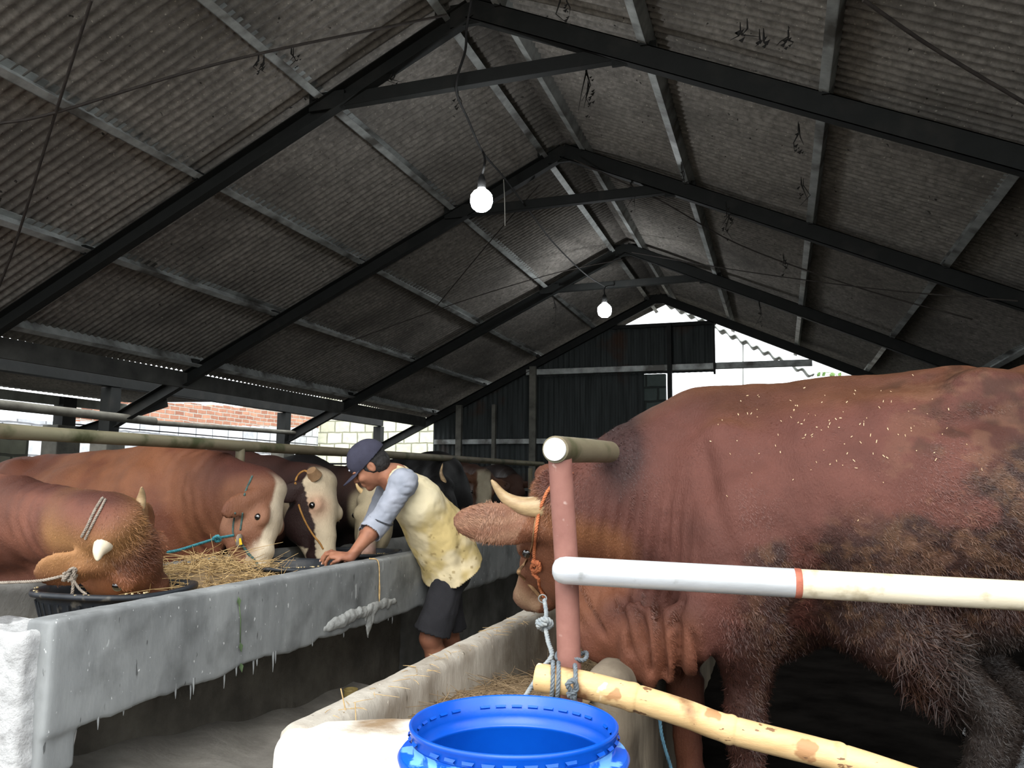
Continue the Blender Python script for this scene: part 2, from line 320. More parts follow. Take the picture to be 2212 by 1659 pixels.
# small holes in the gable sheets let daylight through: bright chips behind
# neighbour roof seen through the gable
nb = thing('neighbour_roof', 'white corrugated neighbouring roof seen through the gable opening', 'roof', (0, 17, 3))
def fn(i, j):
    p = nba+(nbb-nba)*i; return (p[0], p[1]+.7*j, p[2]+.05*j+.035*math.sin(2*math.pi*p[0]/.2))
nba = aty(1436, 652, 16.); nbb = aty(1760, 812, 16.)
MB().grid(fn, 300, 4, True).build('roof_sheet', mat('shaded_neighbour_sheet', lin(150, 154, 150), lin(120, 124, 120), 3, .8), nb, solid=.02)  # white sheet coloured grey so that its underside shading shows
MB().bar(tuple(aty(1605, 738, 16.2)), tuple(aty(1605, 900, 16.2)), .02, .02, (0, 1, 0)).build('pole', mat('shaded_neighbour_sheet', (0, 0, 0, 1)), nb)
vine = MB()
for k in range(9):
    p = np.array([rnd.uniform(.2, 1.6), 15, rnd.uniform(2.9, 3.3)]); pts = [p]
    for q in range(6): p = p+np.array([rnd.uniform(-.05, .3), 0, rnd.uniform(-.12, .06)]); pts.append(p)
    vine.tube(smooth_path(pts, 3), .006, 5)
    for q in pts:
        for e in range(4):
            c = q+np.array([rnd.uniform(-.06, .06), rnd.uniform(-.05, .05), rnd.uniform(-.06, .06)]); vine.add([c, c+[.05, .01, .02], c+[.06, 0, -.03], c+[.01, -.01, -.04]], [(0, 1, 2, 3)])
vine.tube([(.9, 15, -.05), (.95, 15, 1.5), (.9, 15, 3.1)], .01, 6); tag(vine.build('vine', mat('pale_leaves', lin(120, 150, 90), lin(80, 110, 60), 8, .8)), 'thin leafy vine strands in the bright gable gap above the bull', 'vine')

# unseen dark walls added to cut daylight, closing the bull pen right and back
rw = struct(thing('wall_right', None, None, (4.4, 5, 0)))
for a, b, z0_, z1_ in ((-1, 7.2, 0, 2.0), (7.2, 13.1, 0, 2.0)): MB().box((4.35, a, z0_), (4.45, b, z1_)).build('side_blocks', bpy.data.materials['dim_blocks'], rw)
for a, b, z1_ in ((-1.7, 1.9, 2.45), (1.9, 3.2, 1.1), (3.2, 4.4, 2.3)): MB().box((a, gy+.02, 0), (b, gy+.1, z1_)).build('back_sheets', M_wallsheet, gw)  # unseen gable bays; the low one is shaped to give a floor glint
tag(MB().chan((.32, 7.0, .5), (.32, 13.0, .5), .06, .08, .006).build('pen_rail', M_steel), 'dark low steel rail in the gloom below the bull belly', 'rail') if False else None
# ---------------------------------------------------------------- implicit bodies turned into one continuous mesh
def nv(v): v = np.array(v, float); return v/np.linalg.norm(v)
class Body:
    def __init__(s, vox): s.vox = vox; s.ops = []
    def _push(s, fn, lo, hi, k, mode): s.ops.append((fn, np.array(lo), np.array(hi), k, mode)); return s
    def seg(s, p1, p2, r1, r2=None, side=None, k=.03, mode='+'):
        """tapered limb; r = radius or (radius along side, radius across it)"""
        p1 = np.array(p1, float); p2 = np.array(p2, float); r2 = r1 if r2 is None else r2
        f = lambda r: np.array([r, r] if not hasattr(r, '__len__') else r, float)
        r1, r2 = f(r1), f(r2); d = p2-p1; L = np.linalg.norm(d); d = d/max(L, 1e-6)
        sd = np.array(side if side is not None else (0, 1, 0) if abs(d[1]) < .9 else (1, 0, 0), float)
        sd = nv(sd-d*sd.dot(d)); up = np.cross(d, sd); m = max(r1.max(), r2.max())+k
        def fn(X, Y, Z):
            x = X-p1[0]; y = Y-p1[1]; z = Z-p1[2]
            h = x*d[0]+y*d[1]+z*d[2]; t = np.clip(h/max(L, 1e-6), 0, 1)
            a = x*sd[0]+y*sd[1]+z*sd[2]; b = x*up[0]+y*up[1]+z*up[2]; c = h-t*L
            ra = r1[0]+(r2[0]-r1[0])*t; rb = r1[1]+(r2[1]-r1[1])*t; rcc = (ra+rb)/2
            k0 = np.sqrt((a/ra)**2+(b/rb)**2+(c/rcc)**2); k1 = np.sqrt((a/ra**2)**2+(b/rb**2)**2+(c/rcc**2)**2)
            return k0*(k0-1)/np.maximum(k1, 1e-6)
        return s._push(fn, np.minimum(p1, p2)-m, np.maximum(p1, p2)+m, k, mode)
    def chain(s, pts, rad, side=None, k=.03):
        for i in range(len(pts)-1): s.seg(pts[i], pts[i+1], rad[i], rad[i+1], side, k)
        return s
    def ell(s, c, r, ax=None, k=.03, mode='+'):
        """ellipsoid; ax = (first axis, second axis)"""
        c = np.array(c, float); r = np.array(r, float)
        a = nv(ax[0]) if ax else np.array([1., 0, 0]); b = np.array(ax[1], float) if ax else np.array([0, 1., 0]); b = nv(b-a*a.dot(b)); e = np.cross(a, b)
        def fn(X, Y, Z):
            x = X-c[0]; y = Y-c[1]; z = Z-c[2]
            p = (x*a[0]+y*a[1]+z*a[2]); q = (x*b[0]+y*b[1]+z*b[2]); w = (x*e[0]+y*e[1]+z*e[2])
            k0 = np.sqrt((p/r[0])**2+(q/r[1])**2+(w/r[2])**2); k1 = np.sqrt((p/r[0]**2)**2+(q/r[1]**2)**2+(w/r[2]**2)**2)
            return k0*(k0-1)/np.maximum(k1, 1e-6)
        ext = np.sqrt((a*r[0])**2+(b*r[1])**2+(e*r[2])**2)+k
        return s._push(fn, c-ext, c+ext, k, mode)
    def mesh(s, smooth=2):
        vx = s.vox
        lo = np.min([o[1] for o in s.ops if o[4] == '+'], axis=0)-2*vx; hi = np.max([o[2] for o in s.ops if o[4] == '+'], axis=0)+2*vx
        n = np.ceil((hi-lo)/vx).astype(int)+1
        ax = [np.float32(lo[i])+np.arange(n[i], dtype=np.float32)*np.float32(vx) for i in range(3)]
        D = np.full(n, 1.0, np.float32)
        for fn, a, b, k, mode in s.ops:
            pad = .5*k+2*vx
            i0 = np.clip(np.floor((a-pad-lo)/vx).astype(int), 0, n); i1 = np.clip(np.ceil((b+pad-lo)/vx).astype(int)+1, 0, n)
            if (i1 <= i0).any(): continue
            sl = tuple(slice(i0[i], i1[i]) for i in range(3))
            d = fn(ax[0][sl[0]][:, None, None], ax[1][sl[1]][None, :, None], ax[2][sl[2]][None, None, :]).astype(np.float32)
            o = D[sl]
            if mode == '+':
                if k > 0: h = np.maximum(k-np.abs(o-d), 0)/k; D[sl] = np.minimum(o, d)-h*h*k*.25
                else: D[sl] = np.minimum(o, d)
            else:
                d = -d; h = np.maximum(k-np.abs(o-d), 0)/max(k, 1e-6); D[sl] = np.maximum(o, d)+h*h*k*.25
        S = D < 0
        c = np.zeros(tuple(n-1), np.uint8)
        for i in (0, 1):
            for j in (0, 1):
                for l in (0, 1): c += S[i:n[0]-1+i, j:n[1]-1+j, l:n[2]-1+l]
        cells = np.argwhere((c > 0) & (c < 8)); idx = np.full(tuple(n-1), -1, np.int64); idx[tuple(cells.T)] = np.arange(len(cells))
        P = np.zeros((len(cells), 3)); cnt = np.zeros(len(cells))
        for a in range(3):
            o1, o2 = [q for q in range(3) if q != a]
            for e1 in (0, 1):
                for e2 in (0, 1):
                    A = cells.copy(); A[:, o1] += e1; A[:, o2] += e2; B = A.copy(); B[:, a] += 1
                    va = D[tuple(A.T)]; vb = D[tuple(B.T)]; m = (va < 0) != (vb < 0)
                    t = np.where(m, va/np.where(m, va-vb, 1), 0); q = A.astype(float); q[:, a] += t
                    P += q*m[:, None]; cnt += m
        V = P/cnt[:, None]*vx+lo
        F = []
        for a in range(3):
            o1, o2 = (a+1) % 3, (a+2) % 3
            sa = [slice(None)]*3; sb = [slice(None)]*3; sa[a] = slice(0, -1); sb[a] = slice(1, None)
            x = S[tuple(sa)] != S[tuple(sb)]; e = np.argwhere(x)
            e = e[(e[:, o1] > 0) & (e[:, o2] > 0) & (e[:, o1] < n[o1]-1) & (e[:, o2] < n[o2]-1)]
            ins = S[tuple(e.T)]
            def g(d1, d2): q = e.copy(); q[:, o1] -= d1; q[:, o2] -= d2; return idx[tuple(q.T)]
            f = np.stack([g(1, 1), g(0, 1), g(0, 0), g(1, 0)], 1); f[~ins] = f[~ins][:, ::-1]; F.append(f)
        F = np.concatenate(F); F = F[(F >= 0).all(1)]
        # keep the largest pieces only through smoothing of neighbours
        for _ in range(smooth):
            acc = np.zeros_like(V); w = np.zeros(len(V))
            for i in range(4):
                j = F[:, (i+1) % 4]; ii = F[:, i]
                for q in range(3): acc[:, q] += np.bincount(ii, V[j, q], len(V))+np.bincount(j, V[ii, q], len(V))
                w += np.bincount(ii, minlength=len(V))+np.bincount(j, minlength=len(V))
            V = V*.4+acc/np.maximum(w, 1)[:, None]*.6
        return V, F
def normals(V, F):
    n = np.cross(V[F[:, 2]]-V[F[:, 0]], V[F[:, 3]]-V[F[:, 1]]); N = np.zeros_like(V)
    for i in range(4):
        for q in range(3): N[:, q] += np.bincount(F[:, i], n[:, q], len(V))
    return N/np.maximum(np.linalg.norm(N, axis=1), 1e-9)[:, None]
def vmesh(name, V, F, m, parent, col=None):
    me = bpy.data.meshes.new(name); me.vertices.add(len(V)); me.vertices.foreach_set('co', V.astype(np.float32).ravel())
    me.loops.add(len(F)*4); me.loops.foreach_set('vertex_index', F.astype(np.int32).ravel())
    me.polygons.add(len(F)); me.polygons.foreach_set('loop_start', np.arange(0, len(F)*4, 4, dtype=np.int32))
    me.update(calc_edges=True); me.polygons.foreach_set('use_smooth', np.ones(len(F), bool))
    if col is not None:
        at_ = me.color_attributes.new('coat', 'FLOAT_COLOR', 'POINT'); c = np.ones((len(V), 4), np.float32); c[:, :3] = col; at_.data.foreach_set('color', c.ravel())
    me.validate(); return link(name, me, m, parent)
# smooth value noise on points
_RG = np.random.RandomState(3); _T = _RG.rand(32, 32, 32)
def vnoise(P, sc, off=0):
    q = P*sc+off*7.3+1000; i = np.floor(q).astype(int); f = q-i; f = f*f*(3-2*f); r = 0
    for a in (0, 1):
        for b in (0, 1):
            for c in (0, 1):
                w = (f[:, 0] if a else 1-f[:, 0])*(f[:, 1] if b else 1-f[:, 1])*(f[:, 2] if c else 1-f[:, 2])
                r = r+w*_T[(i[:, 0]+a) % 32, (i[:, 1]+b) % 32, (i[:, 2]+c) % 32]
    return r
def fbm(P, sc, oct=4, off=0): return sum(vnoise(P, sc*2**o, off+o)*.5**o for o in range(oct))/sum(.5**o for o in range(oct))
def sst(a, b, x): t = np.clip((x-a)/(b-a), 0, 1); return t*t*(3-2*t)
def C(*a): return np.array(lin(*a)[:3])
def mixc(a, b, t): return a*(1-t[:, None])+b*t[:, None]

M_hair = lambda nm, bump=.004, sc=120, st=(1, 1, 1), sheen=0, rough=.6: mat(nm, (1.1, 1.1, 1.1, 1), (.82, .8, .8, 1), 7, rough, bump, sc, attr='coat', sheen=sheen, bstretch=st)
M_horn = mat('horn', lin(190, 165, 125), lin(120, 95, 70), 9, .35, .001, 40, stretch=(1, 1, 3))
M_whorn = mat('pale_horn', lin(225, 215, 195), lin(190, 175, 150), 9, .4, .001, 40)
M_eye = mat('dark_eye', lin(18, 14, 14), lin(10, 8, 9), 5, .08, spec=.8, coat=1)

class Head:
    def __init__(s, poll, muz, nh, hs):
        s.p = np.array(poll); s.a = nv(np.array(muz)-s.p); s.L = .5*hs; s.hs = hs
        n = np.array(nh, float); s.n = nv(n-s.a*s.a.dot(n)); s.s = np.cross(s.a, s.n)
    def w(s, a, sd, n): return s.p+s.a*a*s.hs+s.s*sd*s.hs+s.n*n*s.hs       # metres at hs = 1
    def loc(s, P): q = (P-s.p)/s.hs; return q@s.a, q@s.s, q@s.n
def add_head(B, H, k=.03):
    h = H.hs; S = H.s; w = H.w
    B.seg(w(.03, 0, -.075), w(.17, 0, -.105), (.108*h, .085*h), (.112*h, .115*h), S, k*1.5)
    B.seg(w(.17, 0, -.105), w(.33, 0, -.075), (.112*h, .115*h), (.066*h, .075*h), S, k*1.5)
    B.seg(w(.33, 0, -.075), w(.46, 0, -.075), (.062*h, .07*h), (.072*h, .066*h), S, k)
    B.ell(w(.0, 0, -.03), (.05*h, .085*h, .05*h), (H.a, S), k)
    for e in (-1, 1):
        B.ell(w(.23, e*.066, -.17), (.125*h, .05*h, .1*h), (H.a, S), k)
        B.seg(w(.27, e*.045, -.2), w(.44, e*.025, -.135), .042*h, .03*h, S, k)
        B.ell(w(.185, e*.088, -.03), (.052*h, .035*h, .034*h), (H.a, S), .02)
        B.ell(w(.475, e*.036, -.05), (.034*h, .03*h, .032*h), (H.a, S), .015)
        B.ell(w(.505, e*.043, -.052), (.014*h, .012*h, .02*h), (H.a, S), .008, '-')
        B.ell(w(.195, e*.122, -.045), (.021*h, .016*h, .017*h), (H.a, S), .01, '-')
    B.seg(w(.45, -.05, -.118), w(.45, .05, -.118), .026*h, .026*h, H.a, .02)
    B.seg(w(.5, -.06, -.1), w(.5, .06, -.1), .006, .006, H.a, .006, '-')
def add_ear(B, H, sd, tip, ln=.2, wd=.062, up=None, ea_=0):
    """leaf-shaped hollow ear; tip = direction"""
    h = H.hs; b = H.w(.045+ea_, sd*.098, -.075); t = nv(tip); c = b+t*ln*.55*h; u = np.array(up if up is not None else H.n, float); u = nv(u-t*u.dot(t)); f = np.cross(t, u)
    B.seg(b, b+t*.06*h, .036*h, .034*h, None, .03)
    B.ell(c, (ln*.52*h, wd*h, .018*h), (t, u), .02)
    B.ell(c+f*.022*h+t*.01, (ln*.4*h, wd*.74*h, .02*h), (t, u), .008, '-')
def horn(parent, H, sd, pts, r0, m, white=None):
    """pts: offsets (a, side, n) beyond the horn base"""
    P = [H.w(.015+a, sd*(.085+s_), -.035+n) for a, s_, n in [(0, -.035, -.02), (0, 0, 0)]+pts]; P = smooth_path(P, 5); m_ = len(P)
    rr = [max(.004, r0*H.hs*(1-(i/(m_-1))**1.3*.85)) for i in range(m_)]; rr[-1] *= .5
    MB().tube(P, rr, 12).build('horn', m, parent)
def eyes(parent, H, off=(.195, .108, -.045)):
    for e in (-1, 1):
        mb = MB(); c = H.w(off[0], e*off[1], off[2]); bm = bmesh.new(); bmesh.ops.create_uvsphere(bm, u_segments=16, v_segments=10, radius=.0195*H.hs)
        mb.add([tuple(c+np.array(v.co)) for v in bm.verts], [tuple(v.index for v in f.verts) for f in bm.faces], True); bm.free(); mb.build('eye', M_eye, parent)

BODIES = {}
def fur(parent, V, F, N, col, n, f, H, furf=None, name='coat_hair', w=.0007):
    rg = np.random.RandomState(5); P4 = V[F]; cen = P4.mean(1); fn = np.cross(P4[:, 2]-P4[:, 0], P4[:, 3]-P4[:, 1]); ar = np.linalg.norm(fn, axis=1)/2
    vd = cen-np.array([0, 0, CH]); vd /= np.linalg.norm(vd, axis=1)[:, None]; face = (fn*vd).sum(1)/np.maximum(ar*2, 1e-9) < .35
    wt = ar*face; L_, lift, curl = .014, .25, .25
    if furf: dens, Lv, lf, cu = furf(cen)
    else: dens, Lv, lf, cu = np.ones(len(cen)), np.full(len(cen), .012), np.full(len(cen), .16), np.full(len(cen), .25)
    wt = wt*dens; wt /= wt.sum(); ix = rg.choice(len(F), n, p=wt); a, b = rg.rand(n, 1), rg.rand(n, 1); q = P4[ix]
    P = (q[:, 0]*(1-a)+q[:, 1]*a)*(1-b)+(q[:, 3]*(1-a)+q[:, 2]*a)*b; nn = N[F[ix, 0]]; cc = col[F[ix, 0]]
    dh = np.linalg.norm(P-H.w(.2, 0, -.1), axis=1)[:, None]; fl = np.where(dh < .34, H.a[None]*1.0-.15*H.n[None], -f[None]*.75-np.array([[0, 0, .65]]))
    fl = fl+(np.stack([fbm(P, 7, 2, 40+i) for i in range(3)], 1)-.5)*2.2*(.25+cu[ix][:, None])
    fl = fl-nn*(fl*nn).sum(1)[:, None]; fl /= np.maximum(np.linalg.norm(fl, axis=1), 1e-6)[:, None]
    Ls = (Lv[ix]*rg.uniform(.6, 1.3, n))[:, None]; li = lf[ix][:, None]; cu_ = cu[ix][:, None]
    d = fl+nn*li+rg.randn(n, 3)*cu_*.5; d /= np.linalg.norm(d, axis=1)[:, None]; s = np.cross(d, nn); s /= np.maximum(np.linalg.norm(s, axis=1), 1e-6)[:, None]
    P0 = P-nn*.001; P1 = P0+d*Ls*.5; d2 = d+rg.randn(n, 3)*cu_-np.array([[0, 0, .25]])*cu_-nn*li*.7; d2 /= np.linalg.norm(d2, axis=1)[:, None]; P2_ = P1+d2*Ls*.5
    W_ = w*(1+Ls*20); VV = np.stack([P0-s*W_, P0+s*W_, P1-s*W_*.8, P1+s*W_*.8, P2_-s*W_*.15, P2_+s*W_*.15], 1).reshape(-1, 3); b0 = np.arange(n)[:, None]*6
    FF = np.concatenate([b0+[0, 1, 3, 2], b0+[2, 3, 5, 4]]); cl = np.repeat(cc*rg.uniform(.72, 1.32, (n, 1)), 6, 0)
    o = vmesh(name, VV, FF, mat('hair_strands', (1.1, 1.1, 1.1, 1), (1, 1, 1, 1), 3, .5, attr='coat', spec=.35), parent, cl); o['kind'] = 'stuff'; return o
def cattle(name, label, Wt, Hp, s, zf, H, m, colour, vox=.014, thin=1.0, neck_drop=0, extra=None, displace=None, ears=None, group='cattle along the left trough', lowneck=None, legs=True, ffw=(.02, .02), barrel=.41, bdn=.47, shw=.09, hfw=-.36, hook=.08, fr=(.075, .09), fur_n=0, furf=None, nk=1.0):
    Wt = np.array(Wt, float); Hp = np.array(Hp, float); f = Wt-Hp; f[2] = 0; f = nv(f); l = np.array([-f[1], f[0], 0]); U = np.array([0, 0, 1.])
    t = thing(name, label, 'cattle' if name != 'bull' else 'bull', ((Wt[0]+Hp[0])/2, (Wt[1]+Hp[1])/2, zf), group)
    B = Body(vox); hgt = Wt[2]-zf; q = hgt/1.4
    A = lambda base, fw, lf, dn: base+f*fw*q+l*lf*q-U*dn*q
    mid = (Wt+Hp)/2
    B.chain([A(Wt, .10, 0, .46), A(Wt, -.08, 0, .44), A(mid, 0, 0, bdn), A(Hp, .12, 0, .42), A(Hp, -.18, 0, .33), A(Hp, -.38, 0, .32)],
            [(.22*q, .30*q), (.285*q*thin, .40*q), (.36*q*thin, barrel*q), (.33*q*thin, (barrel-.04)*q), (.28*q*thin, .31*q), (.17*q, .24*q)], l, .08)
    B.ell(A(Wt, -.02, 0, .13), (.3*q, .12*q, .13*q), (f, l), .12)
    B.seg(A(Wt, -.1, 0, .05), A(Hp, .05, 0, .06), (.05*q, .055*q), (.07*q, .055*q), l, .1)
    for e in (-1, 1):
        B.ell(A(Wt, .02+(ffw[0]-.02)*.6, e*.2, .42), (.15*q, shw*q, .30*q), (f-.0*U, l), .1)
        B.ell(A(Hp, .02, e*.17, .1), (.09*q, hook*q, .07*q), (f, l), .1)
        B.ell(A(Hp, hfw+.14, e*.17, .42), (.23*q, .12*q, .3*q), (f, l), .1)
        if legs:
            fe = A(Wt, ffw[0] if e > 0 else ffw[1], e*.17, .0); fe[2] = zf
            el = fe+U*.72*q; kn = fe+U*.42*q+f*.02*q; ft = fe+U*.12*q; ho = fe+U*.035*q+f*.03*q
            B.chain([el+U*.12*q, el, kn, kn-U*.06*q, ft, ho], [(.1*q, .12*q), (fr[0]*q, fr[1]*q), .052*q, .048*q, .042*q, .055*q], l, .04)
            he = A(Hp, hfw+(.0 if e > 0 else -.12), e*.17, 0); he[2] = zf
            st = he+U*.75*q+f*.24*q; hk = he+U*.5*q-f*.05*q
            B.chain([st, hk], [(.1*q, .14*q), (.045*q, .06*q)], l, .06)
            B.chain([hk, he+U*.14*q+f*.02*q, he+U*.035*q+f*.06*q], [(.042*q, .055*q), .04*q, .055*q], l, .03)
    # tail
    B.chain([A(Hp, -.42, 0, .12), A(Hp, -.56, 0, .3), A(Hp, -.56, 0, .8)], [.04*q, .028*q, .02*q], l, .04)
    # neck
    base = A(Wt, .06, 0, .34); back = H.w(.04, 0, -.13); nm = (base+back)/2+U*(.02-neck_drop)
    B.chain([base, nm, back], [(.17*q, .31*q), (.125*q, .22*q*nk), (.1*H.hs, .145*H.hs*nk)], np.cross(back-base, U), .1)
    B.seg(A(Wt, .0, 0, .12), H.w(-.0, 0, -.06-.07/nk), (.08*q, .12*q), (.06*q, .07*q*nk), l, .1)
    dl = lowneck if lowneck is not None else A(Wt, .26, 0, .74)
    B.seg(A(Wt, .2, 0, .66), dl, (.1*q, .12*q), (.05*q, .08*q), l, .08)
    B.seg(dl, H.w(.14, 0, -.25), (.028*q, .09*q), (.02*q, .05*q), l, .06)
    add_head(B, H)
    for e_ in (ears or []): add_ear(B, H, *e_)
    if extra: extra(B, A, Wt, Hp, q, f, l)
    V, F = B.mesh()
    N = normals(V, F); V = V+N*((fbm(V, 5, 3)-.5)*.02)[:, None]
    def bl(P): r = P-Hp; return r@f, r@l, P[:, 2]
    if displace: V = V+N*displace(V, N, H, bl)[:, None]
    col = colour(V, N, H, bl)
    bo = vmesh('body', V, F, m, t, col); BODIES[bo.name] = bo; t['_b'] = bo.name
    if fur_n: fur(t, V, F, N, col, fur_n, f, H, furf)
    # hooves
    if legs:
        for e in (-1, 1):
            for b, fw in ((Wt, (ffw[0] if e > 0 else ffw[1])+.04), (Hp, hfw+(.04 if e > 0 else -.08))):
                p = A(b, fw, e*.17, 0); p[2] = zf
                MB().lathe([(0, 0), (.068*q, 0), (.06*q, .055*q), (.05*q, .06*q), (0, .06*q)], p, 14).build('hoof', mat('dark_hoof', lin(45, 38, 34), lin(25, 22, 20), 9, .5), t)
    eyes(t, H)
    return t
def _box(s, c, half, r=.02, ang=0, k=.01, mode='+', tilt=None):
    c = np.array(c, float); hf = np.array(half, float)-r; ca, sa = math.cos(ang), math.sin(ang)
    def fn(X, Y, Z):
        x = X-c[0]; y = Y-c[1]; z = Z-c[2]; p = x*ca+y*sa; q = -x*sa+y*ca
        a = np.abs(p)-hf[0]; b = np.abs(q)-hf[1]; e = np.abs(z)-hf[2]
        return np.sqrt(np.maximum(a, 0)**2+np.maximum(b, 0)**2+np.maximum(e, 0)**2)+np.minimum(np.maximum(a, np.maximum(b, e)), 0)-r
    h = np.array(half, float); ex = np.array([abs(h[0]*ca)+abs(h[1]*sa), abs(h[0]*sa)+abs(h[1]*ca), h[2]])+k
    return s._push(fn, c-ex, c+ex, k, mode)
Body.box = _box
def slab(name, parts, m, parent=None, vox=.014, amp=.006, sc=9, fn=None):
    B = Body(vox)
    for p in parts: B.box(*p)
    V, F = B.mesh(1); N = normals(V, F); V = V+N*((fbm(V, sc, 4)-.5)*2*amp)[:, None]
    if fn: V = fn(V, N)
    return vmesh(name, V, F, m, parent)
def bvh_of(o):
    from mathutils.bvhtree import BVHTree
    me = o.data; off = o.matrix_parent_inverse.translation+(Vector(o.parent.location) if o.parent else Vector())
    return BVHTree.FromPolygons([v.co+off for v in me.vertices], [tuple(p.vertices) for p in me.polygons])
def drape(bvh, pts, off=.006):
    """points of the surface met along the given sight lines, lifted by off"""
    out = []
    for u, v in pts:
        r_ = Vector(nv(ray(u, v))); h = bvh.ray_cast(Vector((0, 0, CH)), r_)
        if h[0] is not None: out.append(np.array(h[0]-r_*off))
    return out
# ---------------------------------------------------------------- cattle
C0 = C; FAC = .31
def C(*a): return C0(*a)*FAC
BULL_Z = .15; LEFT_Z = .08
def halter(parent, H, m, r=.007, a0=.06, nose=True, lead=None, up=-.02, sc=1.0):
    """rope round the poll behind the ears and down each cheek"""
    h = []
    for k in range(25):
        th = 2*math.pi*k/24; h.append(H.w(a0-.035*math.cos(th)+.03, .122*sc*math.sin(th), -.115+.128*sc*math.cos(th)))
    mb = MB(); rope_mesh(mb, h, r); mb.build('halter', m, parent)
# --- big bull on the right
bp, bm_ = at(1182, 1044, 2.76), at(1118, 1246, 3.04)
HB = Head(bp, bm_, -Rv+.15*Uv+.62*Fv, 1.08)
def bull_extra(B, A, Wt, Hp, q, f, l):
    # dewlap with hanging folds
    for (u, v, d, ru, rv_, rd) in ((1372, 1385, 2.56, .05, .13, .05), (1405, 1400, 2.52, .035, .13, .05), (1445, 1395, 2.50, .035, .12, .05), (1490, 1385, 2.48, .04, .11, .06), (1330, 1345, 2.62, .05, .1, .04)):
        B.ell(at(u, v, d), (ru, rv_, rd), (Rv, Uv), .03)
    B.chain([at(1255, 1290, 2.7), at(1320, 1345, 2.68), at(1400, 1385, 2.64)], [(.03, .08), (.035, .12), (.05, .14)], Fv, .06)
    B.ell(at(1590, 1240, 2.5), (.13, .24, .1), (Rv, Uv), .12)
    # sheath, belly fold and thigh skin
    B.chain([at(1850, 1340, 2.6), at(1930, 1368, 2.55), at(1990, 1410, 2.5)], [(.08, .07), (.06, .05), .03], Fv, .06)
    B.chain([at(1995, 1405, 2.5), at(2080, 1365, 2.42), at(2150, 1325, 2.38), at(2240, 1285, 2.35)], [(.035, .04), (.035, .07), (.05, .1), (.08, .12)], Fv, .06)
def bull_disp(V, N, H, bl):
    x, y, z = bl(V); hd = np.linalg.norm(V-H.w(.2, 0, -.1), axis=1)
    away = sst(.25, .45, hd); d = (fbm(V, 9, 3, 5)-.5)*.02*away
    # vertical neck wrinkles
    px = (V-np.array([0, 0, CH])); dep = px@Fv; u = 1106+FPX*(px@R2)/dep; v = 829.5-FPX*(px@U2)/dep
    nk = np.exp(-((u-1380)/95)**2)*sst(1020, 1120, v)*(1-sst(1270, 1360, v))
    d = d+.006*nk*np.sin((u+.12*(v-1150)+22*fbm(V, 6, 2, 2))/4.3)
    for uc, sl, va, vb, dp in ((1352, .25, 1270, 1400, .02), (1388, .2, 1300, 1440, .026), (1424, .1, 1310, 1450, .03), (1462, .05, 1330, 1450, .03), (1495, .3, 1360, 1440, .02), (1440, -.5, 1290, 1350, .014), (1300, .5, 1240, 1360, .016), (1262, .4, 1240, 1340, .012)):
        d = d-dp*np.exp(-((u-uc-sl*(v-1370))/8.)**2)*sst(va-15, va+25, v)*(1-sst(vb, vb+30, v))
    fold = .4*np.exp(-((u-1430)/110)**2)*sst(1230, 1330, v)
    d = d+.016*fold*(np.abs(np.sin((u+.25*(v-1300)+60*fbm(V, 5, 2, 9))/24.))-.5)
    # shoulder blade and rib relief
    d = d-.02*np.exp(-((u-1500-.25*(v-900))/26)**2)*sst(900, 980, v)*(1-sst(1150, 1250, v))
    d = d+.018*np.exp(-((u-1570)/50)**2-((v-1080)/150)**2)
    d = d-.03*np.exp(-((u-2080)/90)**2-((v-905)/26)**2)
    flank = sst(1560, 1750, u)*sst(1080, 1250, v)+.9*sst(1900, 2150, u)*sst(930, 1080, v)+sst(1530, 1580, u)*sst(1290, 1350, v)
    flank = np.clip(flank, 0, 1); w = fbm(V, 30, 3, 4)
    return d+flank*.009*(np.abs(2*w-1)-.3)
